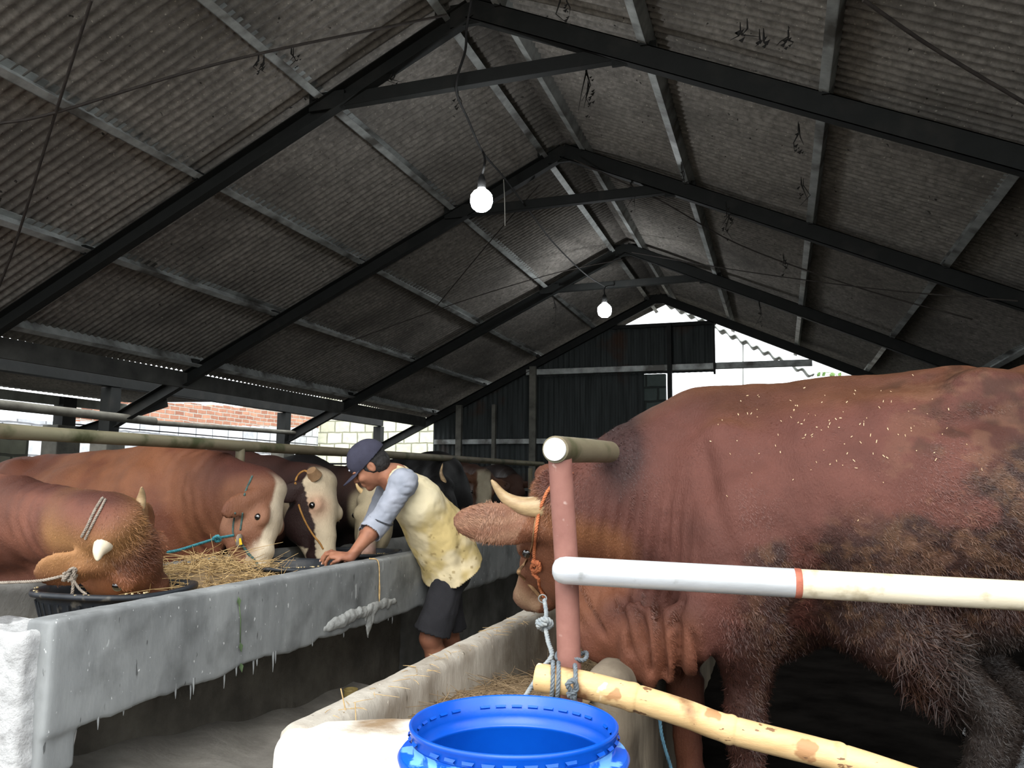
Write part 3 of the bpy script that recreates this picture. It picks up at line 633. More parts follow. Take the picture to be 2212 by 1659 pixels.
def bull_col(V, N, H, bl):
    x, y, z = bl(V); a, s_, n = H.loc(V)
    px = (V-np.array([0, 0, CH])); dep = px@Fv; u = 1106+FPX*(px@R2)/dep; v = 829.5-FPX*(px@U2)/dep
    base = mixc(C(160, 98, 83), C(126, 74, 60), sst(.42, .62, fbm(V, 3, 4, 1)))
    base = mixc(base, C(172, 116, 78), .7*sst(.0, -.12, z-(1.6+0*z)+.03)*0)
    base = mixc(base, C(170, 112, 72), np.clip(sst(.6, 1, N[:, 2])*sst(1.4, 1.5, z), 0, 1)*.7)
    # darker hump and neck crest
    base = mixc(base, C(84, 56, 54), np.clip(np.exp(-((u-1345)/52)**2-((v-970)/95)**2)*1.4, 0, .9))
    base = mixc(base, C(78, 44, 38), np.clip(np.exp(-((u-1310)/110)**2-((v-1215)/40)**2), 0, .75))
    # muddy dark flank, belly and legs
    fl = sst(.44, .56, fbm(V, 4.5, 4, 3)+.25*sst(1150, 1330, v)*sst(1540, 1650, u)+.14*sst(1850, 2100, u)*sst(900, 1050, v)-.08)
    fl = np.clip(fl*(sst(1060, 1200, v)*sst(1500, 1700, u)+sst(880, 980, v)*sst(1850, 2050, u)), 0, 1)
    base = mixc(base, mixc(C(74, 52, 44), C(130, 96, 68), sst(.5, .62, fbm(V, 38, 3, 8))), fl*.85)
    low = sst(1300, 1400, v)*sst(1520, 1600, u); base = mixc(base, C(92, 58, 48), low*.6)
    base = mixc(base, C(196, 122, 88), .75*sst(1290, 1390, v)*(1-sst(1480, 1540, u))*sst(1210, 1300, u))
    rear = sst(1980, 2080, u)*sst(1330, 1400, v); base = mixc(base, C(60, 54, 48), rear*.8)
    # old dung crust on rump
    cr = sst(.5, .66, fbm(V, 13, 4, 6)+.35*(fbm(V*[.4, .4, 1], 45, 2, 3)-.5)+.5*(fbm(V, 40, 2, 13)-.5))*sst(1800, 2050, u)*(1-sst(1230, 1330, v)); base = mixc(base, C(204, 150, 116), cr*.34)
    cr2 = sst(.54, .7, fbm(V, 16, 3, 12))*sst(1850, 1950, u)*(1-sst(960, 1000, v)); base = mixc(base, C(90, 62, 44), cr2*.5)
    # head
    hd = (a > -.1)*(a < .7)*(np.abs(s_) < .3)*(n > -.4); hw = (1-sst(.27, .36, np.linalg.norm(V-H.w(.2, 0, -.1), axis=1)))*np.where(hd > 0, sst(-.06, .02, a)*(1-sst(.2, .32, np.abs(s_))), 0)
    hc = np.tile(C(186, 118, 84), (len(V), 1)); hc = mixc(hc, C(236, 190, 150), sst(.36, .45, a)*(n > -.13)); hc = mixc(hc, C(214, 142, 92), 1-sst(-.02, .09, a))
    base = mixc(base, hc, np.clip(hw, 0, 1))
    ear = (s_ < -.1)*(n > -.02)*(a < .2)*(a > -.12)
    hair = .5+.5*np.sin((v-1100+.12*(u-1100))/6.+3*fbm(V, 20, 2, 1)); ec = mixc(np.tile(C(236, 178, 142), (len(V), 1)), C(196, 128, 98), hair*.55)
    base = mixc(base, ec, 1.*ear)
    return base
def bull_fur(P):
    px = (P-np.array([0, 0, CH])); dep = px@Fv; u = 1106+FPX*(px@R2)/dep; v = 829.5-FPX*(px@U2)/dep
    k = np.clip(sst(1560, 1750, u)*sst(1080, 1250, v)+.8*sst(1900, 2150, u)*sst(930, 1080, v)+sst(1530, 1580, u)*sst(1290, 1350, v)+.6*np.exp(-((u-1330)/50)**2-((v-970)/70)**2), 0, 1)
    poll = np.exp(-(np.linalg.norm(P-HB.w(.0, -.02, -.02), axis=1)/.11)**2); ear = sst(1110, 1060, u)*(u < 1120)
    shy = sst(1300, 1400, v)*(u > 1940)*(u < 2070)
    return 1+.6*k+2*poll+.5*ear, .009+.011*k+.02*poll+.008*ear+.05*shy, .1+.2*k+.5*poll+.15*ear+.3*shy, .18+.65*k+.6*poll+.15*shy
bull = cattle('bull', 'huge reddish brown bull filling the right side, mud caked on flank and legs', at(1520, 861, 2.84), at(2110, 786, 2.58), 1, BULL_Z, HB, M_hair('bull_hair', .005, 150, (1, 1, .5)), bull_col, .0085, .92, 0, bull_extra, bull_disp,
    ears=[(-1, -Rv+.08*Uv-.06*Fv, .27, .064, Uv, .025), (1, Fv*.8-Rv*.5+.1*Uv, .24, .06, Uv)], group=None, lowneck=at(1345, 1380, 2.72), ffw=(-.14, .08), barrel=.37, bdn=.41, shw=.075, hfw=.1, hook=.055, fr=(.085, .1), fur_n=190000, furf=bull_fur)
horn(bull, HB, -1, [(.01, .03, .05), (.008, .04, .11), (-.03, .045, .165)], .042, M_horn)
horn(bull, HB, 1, [(.01, .05, .0), (.0, .09, .01)], .036, M_horn)

# --- left row
FAC = .5
def W_(*a): return C0(*a)*.66
def plain(body, head, ear=None, crest=None, blaze=None, muzzle=None, dark=None, patch=None, golden=None, neck=None):
    def f(V, N, H, bl):
        x, y, z = bl(V); a, s_, n = H.loc(V)
        c = mixc(np.tile(body[0], (len(V), 1)), body[1], sst(.4, .6, fbm(V, 3.2, 4, 2)))
        if neck is not None:
            dd = np.linalg.norm(V-H.w(-.25, 0, -.15), axis=1); c = mixc(c, neck, (1-sst(.2, .75, dd+.12*fbm(V, 5, 2)))*.85)
        if crest is not None: dd = np.linalg.norm(V-H.w(-.25, 0, -.15), axis=1); c = mixc(c, crest, sst(.45, .85, N[:, 2]+.3*(fbm(V, 14, 2)-.5))*(1-sst(.5, .9, dd))*.8)
        if ear is not None: c = mixc(c, ear, (np.abs(s_) > .13)*sst(.34, .3, np.linalg.norm(V-H.w(.06, 0, -.1), axis=1))*.9)
        hw = sst(-.08, .04, a)*(1-sst(.18, .25, np.abs(s_)))*sst(-.38, -.26, n)*(a < .7)
        hc = np.tile(head, (len(V), 1))
        if patch: hc = patch(hc, V, a, s_, n)
        if blaze is not None: w = .045+.03*fbm(V, 14, 2)-.0*a; hc = mixc(hc, blaze, (1-sst(w, w+.02, np.abs(s_)))*sst(-.085, -.05, n)+0*a)
        if muzzle is not None: hc = mixc(hc, muzzle, sst(.36, .46, a))
        return mixc(c, hc, hw)
    return f
EAR = lambda *a: a
def wrinkle(V, N, H, bl):
    r = V-H.w(0, 0, -.12); dd = np.linalg.norm(r, axis=1); w = sst(.24, .32, dd)*(1-sst(.55, .8, dd))
    return .003*w*np.sin(75*dd+9*fbm(V, 5, 2))+.012*w*(fbm(V, 9, 2, 5)-.5)
def furA(P):
    k = np.exp(-(np.linalg.norm(P-HA.w(.1, 0, .01), axis=1)/.12)**2); ear = np.exp(-(np.linalg.norm(P-HA.w(.1, SA*.25, -.08), axis=1)/.1)**2)
    return 1+3.5*k+ear, .011+.022*k+.006*ear, .15+.35*k+.15*ear, .22+.8*k
# cow A, nearest left, eating from the round tub
aA = nv(.026*Rv-.17*Uv+.12*Fv); sA = nv(.07*Rv+.123*Uv+.17*Fv); nA = np.cross(sA, aA); nA = nA if nA@Rv > 0 else -nA
pA = at(276, 1132, 3.0); HA = Head(pA, pA+aA, nA, 1.1); SA = 1 if HA.s@sA < 0 else -1
cA = cattle('cow', 'reddish brown horned cow at far left with its muzzle down in the round black tub', at(-120, 1000, 3.8), at(-420, 985, 4.3), 1, LEFT_Z, HA, M_hair('cow_hair', .004, 130, (1, 1, .6)),
    plain((C(158, 98, 74), C(128, 76, 56)), C(160, 100, 66), golden=1, crest=C(96, 54, 44), neck=C(140, 84, 66), patch=lambda hc, V, a, s_, n: mixc(mixc(mixc(hc, C(206, 150, 96), (1-sst(.02, .16, a))), C(118, 72, 52), .75*sst(.06, .12, a)*(1-sst(.3, .42, a))*sst(-.12, -.05, n)*(np.abs(s_) < .1)), C(214, 142, 106), .9*np.exp(-((a-.2)/.05)**2-((np.abs(s_)-.1)/.05)**2))),
    .011, ears=[(SA, -Rv*.95-.12*Uv-.2*Fv, .2, .07, Uv*.8-.3*Fv, .06), (-SA, Fv-.5*Uv, .17, .06, Uv)], fur_n=60000, nk=.78, furf=furA, displace=wrinkle)
horn(cA, HA, SA, [(-.005, .035, .015), (.003, .065, .03)], .041, M_whorn)
horn(cA, HA, -SA, [(-.03, .03, .005), (-.07, .035, .02)], .027, M_horn)
# cow B
HBc = Head(at(608, 1052, 4.32), at(582, 1218, 4.14), Rv*.96-.2*Fv, 1.0)
def patchB(hc, V, a, s_, n):
    hc = mixc(hc, C(205, 150, 118), .7*np.exp(-((a-.2)/.06)**2-((s_-.1)/.05)**2)); return mixc(hc, W_(225, 205, 175), sst(.3, .4, a)*(1-sst(.05, .09, np.abs(s_)))*(n > -.1))
cB = cattle('cow', 'brown cow with a white blaze and turquoise head rope beside the straw heap', at(372, 966, 4.82), at(90, 985, 5.5), 1, LEFT_Z, HBc, M_hair('cow_hair'),
    plain((C(168, 108, 74), C(140, 82, 58)), C(150, 98, 70), ear=C(112, 62, 46), blaze=W_(236, 220, 192), patch=patchB, neck=C(84, 42, 40)), .012,
    ears=[(1, -Rv*.75-.42*Uv-.75*Fv, .2, .058, Uv*.8-.4*Rv, .03), (-1, Fv-.2*Rv, .18, .055, Uv)], fur_n=50000, displace=wrinkle)
# cow C
HC = Head(at(712, 1030, 4.98), at(724, 1206, 4.7), Rv*.85-.5*Fv, 1.08)
def patchC(hc, V, a, s_, n):
    k = (s_ > .03+.05*fbm(V, 9, 2))*(n < -.085+.03*fbm(V, 12, 2, 5)); hc = mixc(hc, C(58, 34, 30), 1.*k); return mixc(hc, W_(226, 172, 142), .75*np.exp(-((a-.2)/.07)**2-((s_-.1)/.07)**2)*(1-k))
cC = cattle('cow', 'dark brown cow with a broad cream white face and orange head rope', at(500, 976, 5.6), at(300, 992, 6.3), 1, LEFT_Z, HC, M_hair('cow_hair'),
    plain((C(92, 58, 46), C(70, 44, 38)), W_(228, 210, 178), patch=patchC, neck=C(74, 44, 38)), .014,
    ears=[(1, -Rv*.75-.45*Uv-.5*Fv, .17, .06, Uv*.8-.4*Rv), (-1, Fv-.2*Rv, .17, .055, Uv)], fur_n=25000)
MB().tube([HC.w(.02, .09, -.03), HC.w(.0, .135, -.02)], [.045, .03], 12).build('horn_bud', mat('brown_horn_bud', lin(150, 120, 88), lin(120, 92, 66), 20, .7), cC)
# cow D
HD = Head(at(812, 1054, 5.4), at(782, 1168, 5.08), -Fv*.9-.1*Rv+.3*Uv, 1.0)
cD = cattle('cow', 'black backed cow with cream face and pale horn below the cap of the man', at(660, 990, 6.3), at(520, 1000, 7.0), 1, LEFT_Z, HD, M_hair('cow_hair'),
    plain((C(30, 27, 27), C(20, 18, 19)), W_(222, 206, 170), neck=C(84, 54, 44), muzzle=W_(220, 180, 165)), .014,
    ears=[(1, Rv*.8+.1*Uv, .17, .055, Uv), (-1, -Rv*.8-.1*Uv+.5*Fv, .12, .05, Uv)])
horn(cD, HD, 1 if HD.s@Rv < 0 else -1, [(-.04, .045, .0), (-.09, .075, .01)], .026, mat('cream_horn', lin(228, 200, 150), lin(200, 165, 115), 9, .4))
# cow E black
HE = Head(at(975, 1045, 7.1), at(1000, 1185, 6.75), Rv*.9-.3*Fv, 1.05)
cE = cattle('cow', 'solid black humped cow standing behind the back of the man', at(948, 982, 7.7), at(800, 996, 8.4), 1, LEFT_Z, HE, M_hair('cow_hair'),
    plain((C(26, 24, 25), C(16, 15, 16)), C(22, 20, 21)), .016, ears=[(1, -Rv*.8-.2*Uv, .18, .06, Uv), (-1, Fv, .18, .06, Uv)])
horn(cE, HE, 1, [(-.06, .05, 0), (-.14, .06, .03)], .028, M_horn)
# cow G
HG = Head(at(1046, 1022, 8.7), at(1046, 1150, 8.35), -Fv*.9+.2*Uv+.2*Rv, 1.05)
cG = cattle('cow', 'brown cow with a white blaze facing the camera behind the bull ear', at(1000, 1003, 9.6), at(900, 1006, 10.4), 1, LEFT_Z, HG, M_hair('cow_hair'),
    plain((C(96, 62, 46), C(70, 46, 36)), C(130, 88, 62), blaze=W_(212, 200, 172), neck=C(100, 64, 48)), .018,
    ears=[(1 if HG.s@Rv < 0 else -1, -Rv*.95+.25*Uv-.2*Fv, .2, .07, Uv), (-1 if HG.s@Rv < 0 else 1, Rv*.9-.35*Uv, .2, .06, Uv)])
# cow H
HH = Head(at(1118, 1030, 10.6), at(1118, 1130, 10.2), -Fv*.9+.2*Uv+.4*Rv, 1.05)
cH = cattle('cow', 'dark brown cow farthest along the left row, half hidden by the bull horn', at(1085, 1008, 11.6), at(1010, 1010, 12.2), 1, LEFT_Z, HH, M_hair('cow_hair'),
    plain((C(60, 42, 36), C(44, 32, 28)), C(100, 66, 50)), .022,
    ears=[(1, -Rv*.9, .2, .06, Uv), (-1, Rv*.9, .2, .06, Uv)])

C = C0
# ---------------------------------------------------------------- troughs
def ragged(z0, amp, sc=7):
    def f(V, N):
        k = (1-sst(z0, z0+.06, V[:, 2])); V = V.copy(); V[:, 2] += k*(fbm(V*[0, 1, 0]+[0, 0, 0], sc, 5)-.5)*amp; return V
    return f
ltr = thing('feeding_trough', 'long grey rendered trough in front of the left cattle, rough white broken end', 'feeding trough', (-2.4, 3.3, 0), 'cement troughs along the left aisle')
slab('front_panel', [((-2.0, 3.29, .75), (.05, 1.45, .155), .01), ((-2.01, 1.905, .6), (.045, .065, .12), .012)], M_concf, ltr, .011, .0025, 14, ragged(.59, .05))
slab('trough_floor', [((-2.42, 3.3, .645), (.39, 1.45, .03), .01)], M_conc, ltr, .02)
slab('rear_wall', [((-2.84, 3.32, .62), (.05, 1.42, .28), .03)], M_conc, ltr, .018)
slab('end_wall', [((-2.535, 1.89, .433), (.545, .105, .445), .02)], M_plaster, ltr, .01, .014, 17)
slab('base_wall', [((-2.33, 3.3, .28), (.07, 1.45, .27), .02)], mat('dark_cement', lin(104, 100, 92), lin(70, 67, 61), 5, .95, .008, 26), ltr, .02, .01)  # base wall in a darker, browner cement colour than the panel
def ledge(i, j):
    y = 1.9+2.25*i; zt = .46-.26*(1-(1-i)**1.8); x = -2.27+.47*j; return (x, y, zt-.05*j+.02*(math.sin(9*y+4*x)*math.sin(13*x+5*y))+.03*max(0, .3-j))
lm = MB().grid(ledge, 60, 14, True); lm.grid(lambda i, j: (-1.8+.03*j, 1.9+2.25*i, ledge(i, 1)[2]*(1-j)), 60, 6, True); lm.grid(lambda i, j: (-2.27+.47*i, 4.15+.02*j, ledge(1, i)[2]*(1-j)), 10, 4, True)
lm.build('footing_ledge', mat('dusty_cement', lin(150, 146, 138), lin(112, 108, 102), 4, .95, .006, 22), ltr)
# chipped plaster edge with rebar grooves
ch = Body(.009)
for u, v in ((715, 1352), (745, 1335), (775, 1322), (805, 1313), (835, 1303)): p = atx(u, v, -1.955); ch.ell(p, (.014, .12, .024), None, .03)
p = atx(795, 1352, -1.955); ch.seg(p+np.array([0, 0, .03]), p-np.array([0, 0, .05]), (.012, .05), (.006, .01), (1, 0, 0), .02)
V, F = ch.mesh(0); V = V+normals(V, F)*((fbm(V, 26, 3)-.5)*.03)[:, None]; vmesh('chipped_edge', V, F, mat('bare_plaster', lin(176, 178, 176), lin(140, 142, 140), 14, .95, .008, 40), ltr)
for k in range(15):
    y = rnd.uniform(2.0, 4.2); x = -1.955+rnd.uniform(-.01, .005); L = rnd.uniform(.01, .06); z = .6
    MB().tube([(x, y, z+.02), (x+.003, y, z-L*.5), (x, y+.004, z-L)], [.006, .003, .001], 5).build('cement_drip', M_concf, ltr)
ltr2 = thing('feeding_trough', 'grey trough section running on to the far end behind the man', 'feeding trough', (-2.4, 8.5, 0), 'cement troughs along the left aisle')
slab('front_panel', [((-2.0, 8.75, .75), (.05, 3.75, .155), .022)], M_concf, ltr2, .018, .005, 7, ragged(.59, .04))
slab('rear_wall', [((-2.84, 8.75, .62), (.05, 3.75, .25), .03)], M_conc, ltr2, .03)
slab('trough_floor', [((-2.42, 8.75, .645), (.39, 3.75, .03), .01)], M_conc, ltr2, .03)
slab('base_wall', [((-2.45, 8.75, .28), (.07, 3.7, .27), .02)], M_conc, ltr2, .03, .01)
rtr = thing('feeding_trough', 'right hand trough with a pale worn rim and white near end, straw inside', 'feeding trough', (-.8, 4, 0))
ea = math.atan2(.23, .55)
slab('outer_wall', [((-1.045, 5.4, .375), (.048, 3.75, .38), .03)], M_lime, rtr, .016, .005)
slab('end_wall', [((-.79, 1.78, .372), (.32, .09, .378), .04, ea)], mat('whitewashed_cement', lin(226, 220, 208), lin(190, 182, 168), 5, .9, .004, 40, dirt=lin(140, 118, 92), dscale=5, dlo=.56, dhi=.72), rtr, .011, .005)
slab('trough_floor', [((-.78, 5.4, .4), (.25, 3.6, .04), .01)], M_conc, rtr, .03)
slab('rear_wall', [((-.515, 5.8, .37), (.075, 3.3, .38), .06)], mat('mud_stained_cement', lin(142, 130, 112), lin(104, 94, 80), 4, .9, .006, 30, stretch=(1, 1, .3), dirt=lin(80, 70, 58), dscale=4, dlo=.5, dhi=.7), rtr, .016, .008)
# ---------------------------------------------------------------- straw
M_straw = mat('dry_straw', lin(214, 184, 132), lin(150, 122, 82), 30, .8)
M_straw2 = mat('trodden_straw', lin(150, 128, 98), lin(98, 82, 62), 30, .9)
def straw(name, label, n, fp, m, L=(.06, .2), lift=.5, r=.0016, clip=None):
    mb = MB()
    for _ in range(n):
        p = np.array(fp()); a = rnd.uniform(0, 6.283); e = rnd.gauss(0, lift*.5)+.1; l = rnd.uniform(*L)
        d = np.array([math.cos(a)*math.cos(e), math.sin(a)*math.cos(e), math.sin(e)]); b = np.array([rnd.gauss(0, .3), rnd.gauss(0, .3), -.15])*l
        if clip and (p+d*l+b)[0] > clip: continue
        mb.tube([p, p+d*l*.5+b*.35, p+d*l+b], [r, r*.9, r*.5], 3, False)
    o = mb.build(name, m); return tag(o, label, 'straw', kind='stuff')
def mound(x0, x1, y0, y1, zf, m, name, label, n=60, kind=None):
    return tag(MB().grid(lambda i, j: (x0+(x1-x0)*i, y0+(y1-y0)*j, zf(x0+(x1-x0)*i, y0+(y1-y0)*j)), n//2, n, True).build(name, m), label, 'straw', kind='stuff')
def hz(x, y): return .67+.25*math.exp(-((y-3.05)/.5)**2-((x+2.38)/.4)**2)+.012*math.sin(40*x)*math.sin(37*y)
mound(-2.78, -2.05, 1.95, 4.65, hz, M_straw2, 'straw_bed', 'flattened straw lying in the bottom of the left trough')
def sp():
    y = rnd.gauss(3.05, .3); x = rnd.uniform(-2.7, -2.08); return (x, y, hz(x, y)+rnd.uniform(0, .05))
straw('straw_heap', 'golden straw heaped in the left trough between the two black tubs', 1500, sp, M_straw, (.07, .2), .6, .0018, -2.04)
def hz2(x, y): return .55+.09*math.exp(-((y-2.1)/.5)**2)+.05*math.sin(3*y)+.05*(x+.8)+.01*math.sin(45*x)*math.sin(39*y)
mound(-1.0, -.55, 1.8, 6, hz2, M_straw2, 'straw_bed', 'trampled brown straw covering the bottom of the right trough', 160)
def sp2(): y = 1.85+rnd.random()**1.4*2.6; x = rnd.uniform(-.98, -.58); return (x, y, hz2(x, y)+rnd.uniform(0, .02))
straw('loose_straw', 'loose straw stems on top of the right trough bed behind the blue drum', 2200, sp2, M_straw2, (.05, .14), .5, .0013)
def sp3(): return (-1.02+rnd.uniform(-.03, .05), 1.75+rnd.random()*1.6, .757)
straw('straw_scatter', 'few straw bits scattered on the rim of the right trough', 60, sp3, M_straw, (.02, .06), .05, .001)
sw = MB()
for pts in (((935, 1378), (925, 1395), (940, 1410)), ): pass
q = np.array([-.93, 1.9, .72]); sw.tube(smooth_path([(-.98, 1.86, .60), (-1.0, 1.84, .68), (-1.03, 1.83, .8)], 4), .0016, 5); sw.tube(smooth_path([(-.93, 1.87, .58), (-.98, 1.84, .66), (-.99, 1.83, .77)], 4), .0014, 5)
tag(sw.build('straw_stalk', M_straw), 'two long straw stalks leaning on the rim of the right trough left of the drum', 'straw')
sl = MB(); y = 3.78
sl.tube(smooth_path([(-1.99, y, .912), (-1.945, y+.01, .9), (-1.935, y+.012, .8), (-1.937, y+.02, .7)], 4), [.004]*3+[.003]*6+[.005]*3+[.002], 5)
tag(sl.build('hanging_straw', M_straw), 'straw wisp hanging over the left trough rim below the hand of the man', 'straw')
vn = MB(); a_ = atx(515, 1290, -1.943); b_ = atx(519, 1388, -1.943); vn.tube([a_, (a_+b_)/2+[.003, .004, 0], b_], .0016, 5)
for c0 in (a_, b_, atx(520, 1432, -1.943)):
    vn.add([c0, c0+[.004, .012, -.012], c0+[.004, .004, -.035], c0+[.002, -.01, -.015]], [(0, 1, 2, 3)])
tag(vn.build('vine_tendril', mat('vine_green', lin(92, 112, 78), lin(66, 84, 56), 10, .7), None, solid=.001), 'thin green vine tendril hanging down the left trough panel', 'vine')
# ---------------------------------------------------------------- pipes
M_pipeL = mat('green_stained_pipe', lin(132, 128, 104), lin(104, 92, 74), 5, .55, .001, 40, stretch=(1, .3, 1), dirt=lin(70, 74, 48), dscale=7, dlo=.5, dhi=.66)
M_pipeW = mat('galvanised_pipe', lin(222, 226, 228), lin(185, 188, 190), 8, .38, .0006, 60, metal=.25, stretch=(.3, 1, 1), dirt=lin(120, 118, 112), dscale=14, dlo=.6, dhi=.75)
M_pipeP = mat('pink_brown_paint', lin(152, 108, 97), lin(130, 88, 79), 9, .5, .0008, 60, dirt=lin(176, 150, 140), dscale=30, dlo=.66, dhi=.74)
lr = thing('pipe_rail', 'long green stained pipe rail above the left trough, on short pipe posts', 'rail', (-2.9, 2, .87))
MB().tube([(-2.9, 1.7, 1.478), (-2.9, 4.5, 1.495), (-2.9, 7, 1.515), (-2.9, 10.15, 1.535)], .03, 20).build('rail', M_pipeL, lr)
for y in (3.93, 6.95, 9.6): MB().tube([(-2.9, y, .85), (-2.9, y, 1.475)], .026, 14).build('rail_post', M_pipeL, lr)
gate = thing('pipe_gate', 'pink painted pipe post with bright galvanised crossbar in front of the bull', 'gate', (-.53, 2.08, .6))
MB().tube([(-.523, 2.118, .55), (-.53, 2.075, 1.115), (-.537, 2.04, 1.36)], .0305, 28).build('post', M_pipeP, gate)
MB().tube([(-.54, 2.005, 1.384), (-.53, 2.3, 1.393), (-.522, 2.6, 1.40)], .0345, 28).build('top_stub', M_pipeL, gate)
MB().tube([(-.54, 1.996, 1.384), (-.54, 2.006, 1.384)], .029, 28).build('end_cap', mat('bright_plug', lin(240, 240, 238), lin(225, 225, 222), 9, .6), gate)
x0, x1 = np.array([-.523, 2.015, 1.084]), np.array([.03, 2.09, 1.069])
dd = x1-x0; rr_ = [.012, .024, .031, .034]+[.034]*8
pp = [x0-dd*.045, x0-dd*.035, x0-dd*.015, x0+dd*.012]+[x0+dd*t for t in np.linspace(.05, 1, 8)]
MB().tube(pp, rr_, 28).build('crossbar', M_pipeW, gate)
MB().tube([x1, x1+dd*2.2], .0335, 28).build('crossbar_extension', mat('cream_pipe', lin(226, 218, 196), lin(200, 188, 160), 6, .5, .001, 60, stretch=(.3, 1, 1), dirt=lin(140, 124, 92), dscale=12, dlo=.55, dhi=.7), gate)
MB().tube([x1-dd*.014, x1-dd*.008, x1+dd*.008, x1+dd*.014], [.034, .0352, .0352, .034], 28).build('weld_joint', mat('rusty_weld', lin(176, 104, 84), lin(140, 78, 60), 30, .8, .002, 90), gate)
# bamboo pole
M_bam = mat('dry_bamboo', lin(222, 190, 140), lin(196, 160, 110), 7, .5, .0012, 40, stretch=(1, 1, 4), dirt=lin(120, 84, 56), dscale=7, dlo=.6, dhi=.7, rot=(0, .3, 0), speck=[(lin(172, 130, 90), 12, .62, (1, 1, 1)), (lin(124, 92, 66), 26, .66, (1, 1, 3)), (lin(240, 222, 186), 13, .66, (1, 1, 1))])
bpt = [at(1158, 1462, 2.03), at(1251, 1477, 2.0), at(1366, 1506, 1.97), at(1482, 1542, 1.93), at(1577, 1576, 1.9), at(1811, 1636, 1.83), at(2010, 1700, 1.77), at(2300, 1790, 1.7)]
bam = thing('bamboo_pole', 'weathered bamboo pole lashed to the pink post, sloping down to the right', 'bamboo pole', tuple(bpt[0]))
P = smooth_path(bpt, 14); L = np.concatenate([[0], np.cumsum([np.linalg.norm(b-a) for a, b in zip(P[:-1], P[1:])])])
nodes = [L[2*14], L[4*14], L[5*14], L[6*14]]
rad = [.0335*(1-.12*l/L[-1])*(1+.09*sum(math.exp(-((l-n)/.012)**2) for n in nodes)-.07*sum(math.exp(-((l-n-.014)/.005)**2) for n in nodes)) for l in L]
Pd = []; Ld = np.linspace(0, L[-1], 420); P_ = np.array(P)
Pd = np.stack([np.interp(Ld, L, P_[:, i]) for i in range(3)], 1)
rad = [.0335*(1-.12*l/L[-1])*(1+.08*sum(math.exp(-((l-n)/.012)**2) for n in nodes)-.06*sum(math.exp(-((l-n-.013)/.0035)**2) for n in nodes)) for l in Ld]
rad[0] *= .9
MB().tube(Pd, rad, 26).build('culm', M_bam, bam)
cr = Body(.003); c0 = at(1612, 1580, 1.865)
MB().tube([at(1603, 1576, 1.868), at(1622, 1581, 1.866), at(1648, 1590, 1.862)], [.002, .0045, .001], 8, flat=.5).build('split', mat('dark_split', lin(40, 30, 24), lin(24, 18, 14), 9, .9), bam)
# lashing and tethers
M_rope = mat('grey_blue_rope', lin(120, 128, 134), lin(84, 92, 98), 60, .85)
lash = MB(); pc = np.array([-.524, 2.112, .86])
rope_mesh(lash, [pc+np.array([.039*math.cos(t), .039*math.sin(t), .006*math.sin(3*t)]) for t in np.linspace(0, 6.6, 18)], .0055)
for du, dv in ((1192, 1), (1204, 0), (1240, 0)):
    b0 = np.array([np.interp(du, [1158, 1251, 1366], [p[i] for p in bpt[:3]]) for i in range(3)])
    rope_mesh(lash, [b0+(-Fv)*.04*math.cos(t)+Uv*.041*math.sin(t)+Rv*.004*math.sin(t*.5) for t in np.linspace(-1.2, 5.1, 18)], .0055)
rope_mesh(lash, [at(1233, 1492, 1.95), at(1226, 1478, 1.94), at(1240, 1470, 1.94), at(1245, 1490, 1.95), at(1228, 1500, 1.95), at(1240, 1508, 1.96)], .0065)
tag(lash.build('lashing_rope', M_rope), 'grey rope lashing wound round the pink post and the bamboo end', 'rope')
tet = MB(); rope_mesh(tet, [at(1176, 1296, 2.5), at(1180, 1325, 2.42), at(1178, 1350, 2.36), at(1184, 1385, 2.3), at(1192, 1415, 2.24), at(1175, 1440, 2.22), at(1155, 1472, 2.2), at(1135, 1505, 2.15)], .007)
rope_mesh(tet, [at(1160, 1345, 2.35), at(1178, 1338, 2.33), at(1190, 1348, 2.34), at(1176, 1358, 2.36), at(1164, 1350, 2.34), at(1180, 1345, 2.33)], .01)
tag(tet.build('tether_rope', mat('pale_rope', lin(168, 172, 170), lin(120, 130, 138), 50, .85)), 'pale knotted tether rope hanging from the bull halter into the right trough', 'rope')
tb = MB(); rope_mesh(tb, [at(1425, 1555, 2.25), at(1432, 1600, 2.22), at(1450, 1660, 2.2), at(1462, 1700, 2.18)], .005)
tag(tb.build('blue_rope', mat('blue_rope', lin(70, 105, 120), lin(44, 70, 84), 50, .85)), 'thin blue rope hanging beside the right trough rear wall below the bamboo', 'rope')
# ---------------------------------------------------------------- blue drum
M_blue = mat('blue_plastic', lin(6, 86, 196), lin(5, 74, 180), 5, .32, .0006, 30, spec=.5)
M_bluew = mat('pale_patched_blue_plastic', lin(16, 96, 216), lin(12, 82, 198), 5, .35, .0006, 30, dirt=lin(110, 170, 222), dscale=11, dlo=.53, dhi=.56)  # pale blue patches scattered over the blue plastic
dc = at(1110, 1561, 1.5); dc = np.array([dc[0], dc[1], 0]); rz0 = at(1110, 1561, 1.5)[2]
drum = thing('blue_drum', 'open topped bright blue plastic drum in the foreground', 'drum', tuple(dc))
R_ = .191
out = [(0, .0), (.17, 0), (.185, .02), (.19, .1), (.196, .3), (.197, .6), (.195, rz0-.16), (.186, rz0-.1), (.183, rz0-.066), (.208, rz0-.061), (.2105, rz0-.053), (.205, rz0-.047), (.184, rz0-.044), (.183, rz0-.03), (.187, rz0-.024), (.1875, rz0-.01), (.190, rz0-.006), (.191, rz0), (.188, rz0+.003)]
inn = [(.185, rz0), (.1835, rz0-.008), (.179, rz0-.012), (.178, rz0-.035), (.176, rz0-.05), (.171, rz0-.052), (.1695, rz0-.056), (.172, rz0-.06), (.183, rz0-.15), (.186, .3), (.18, .02), (0, .012)]
nt = MB().lathe(out[1:]+inn, dc, 128)
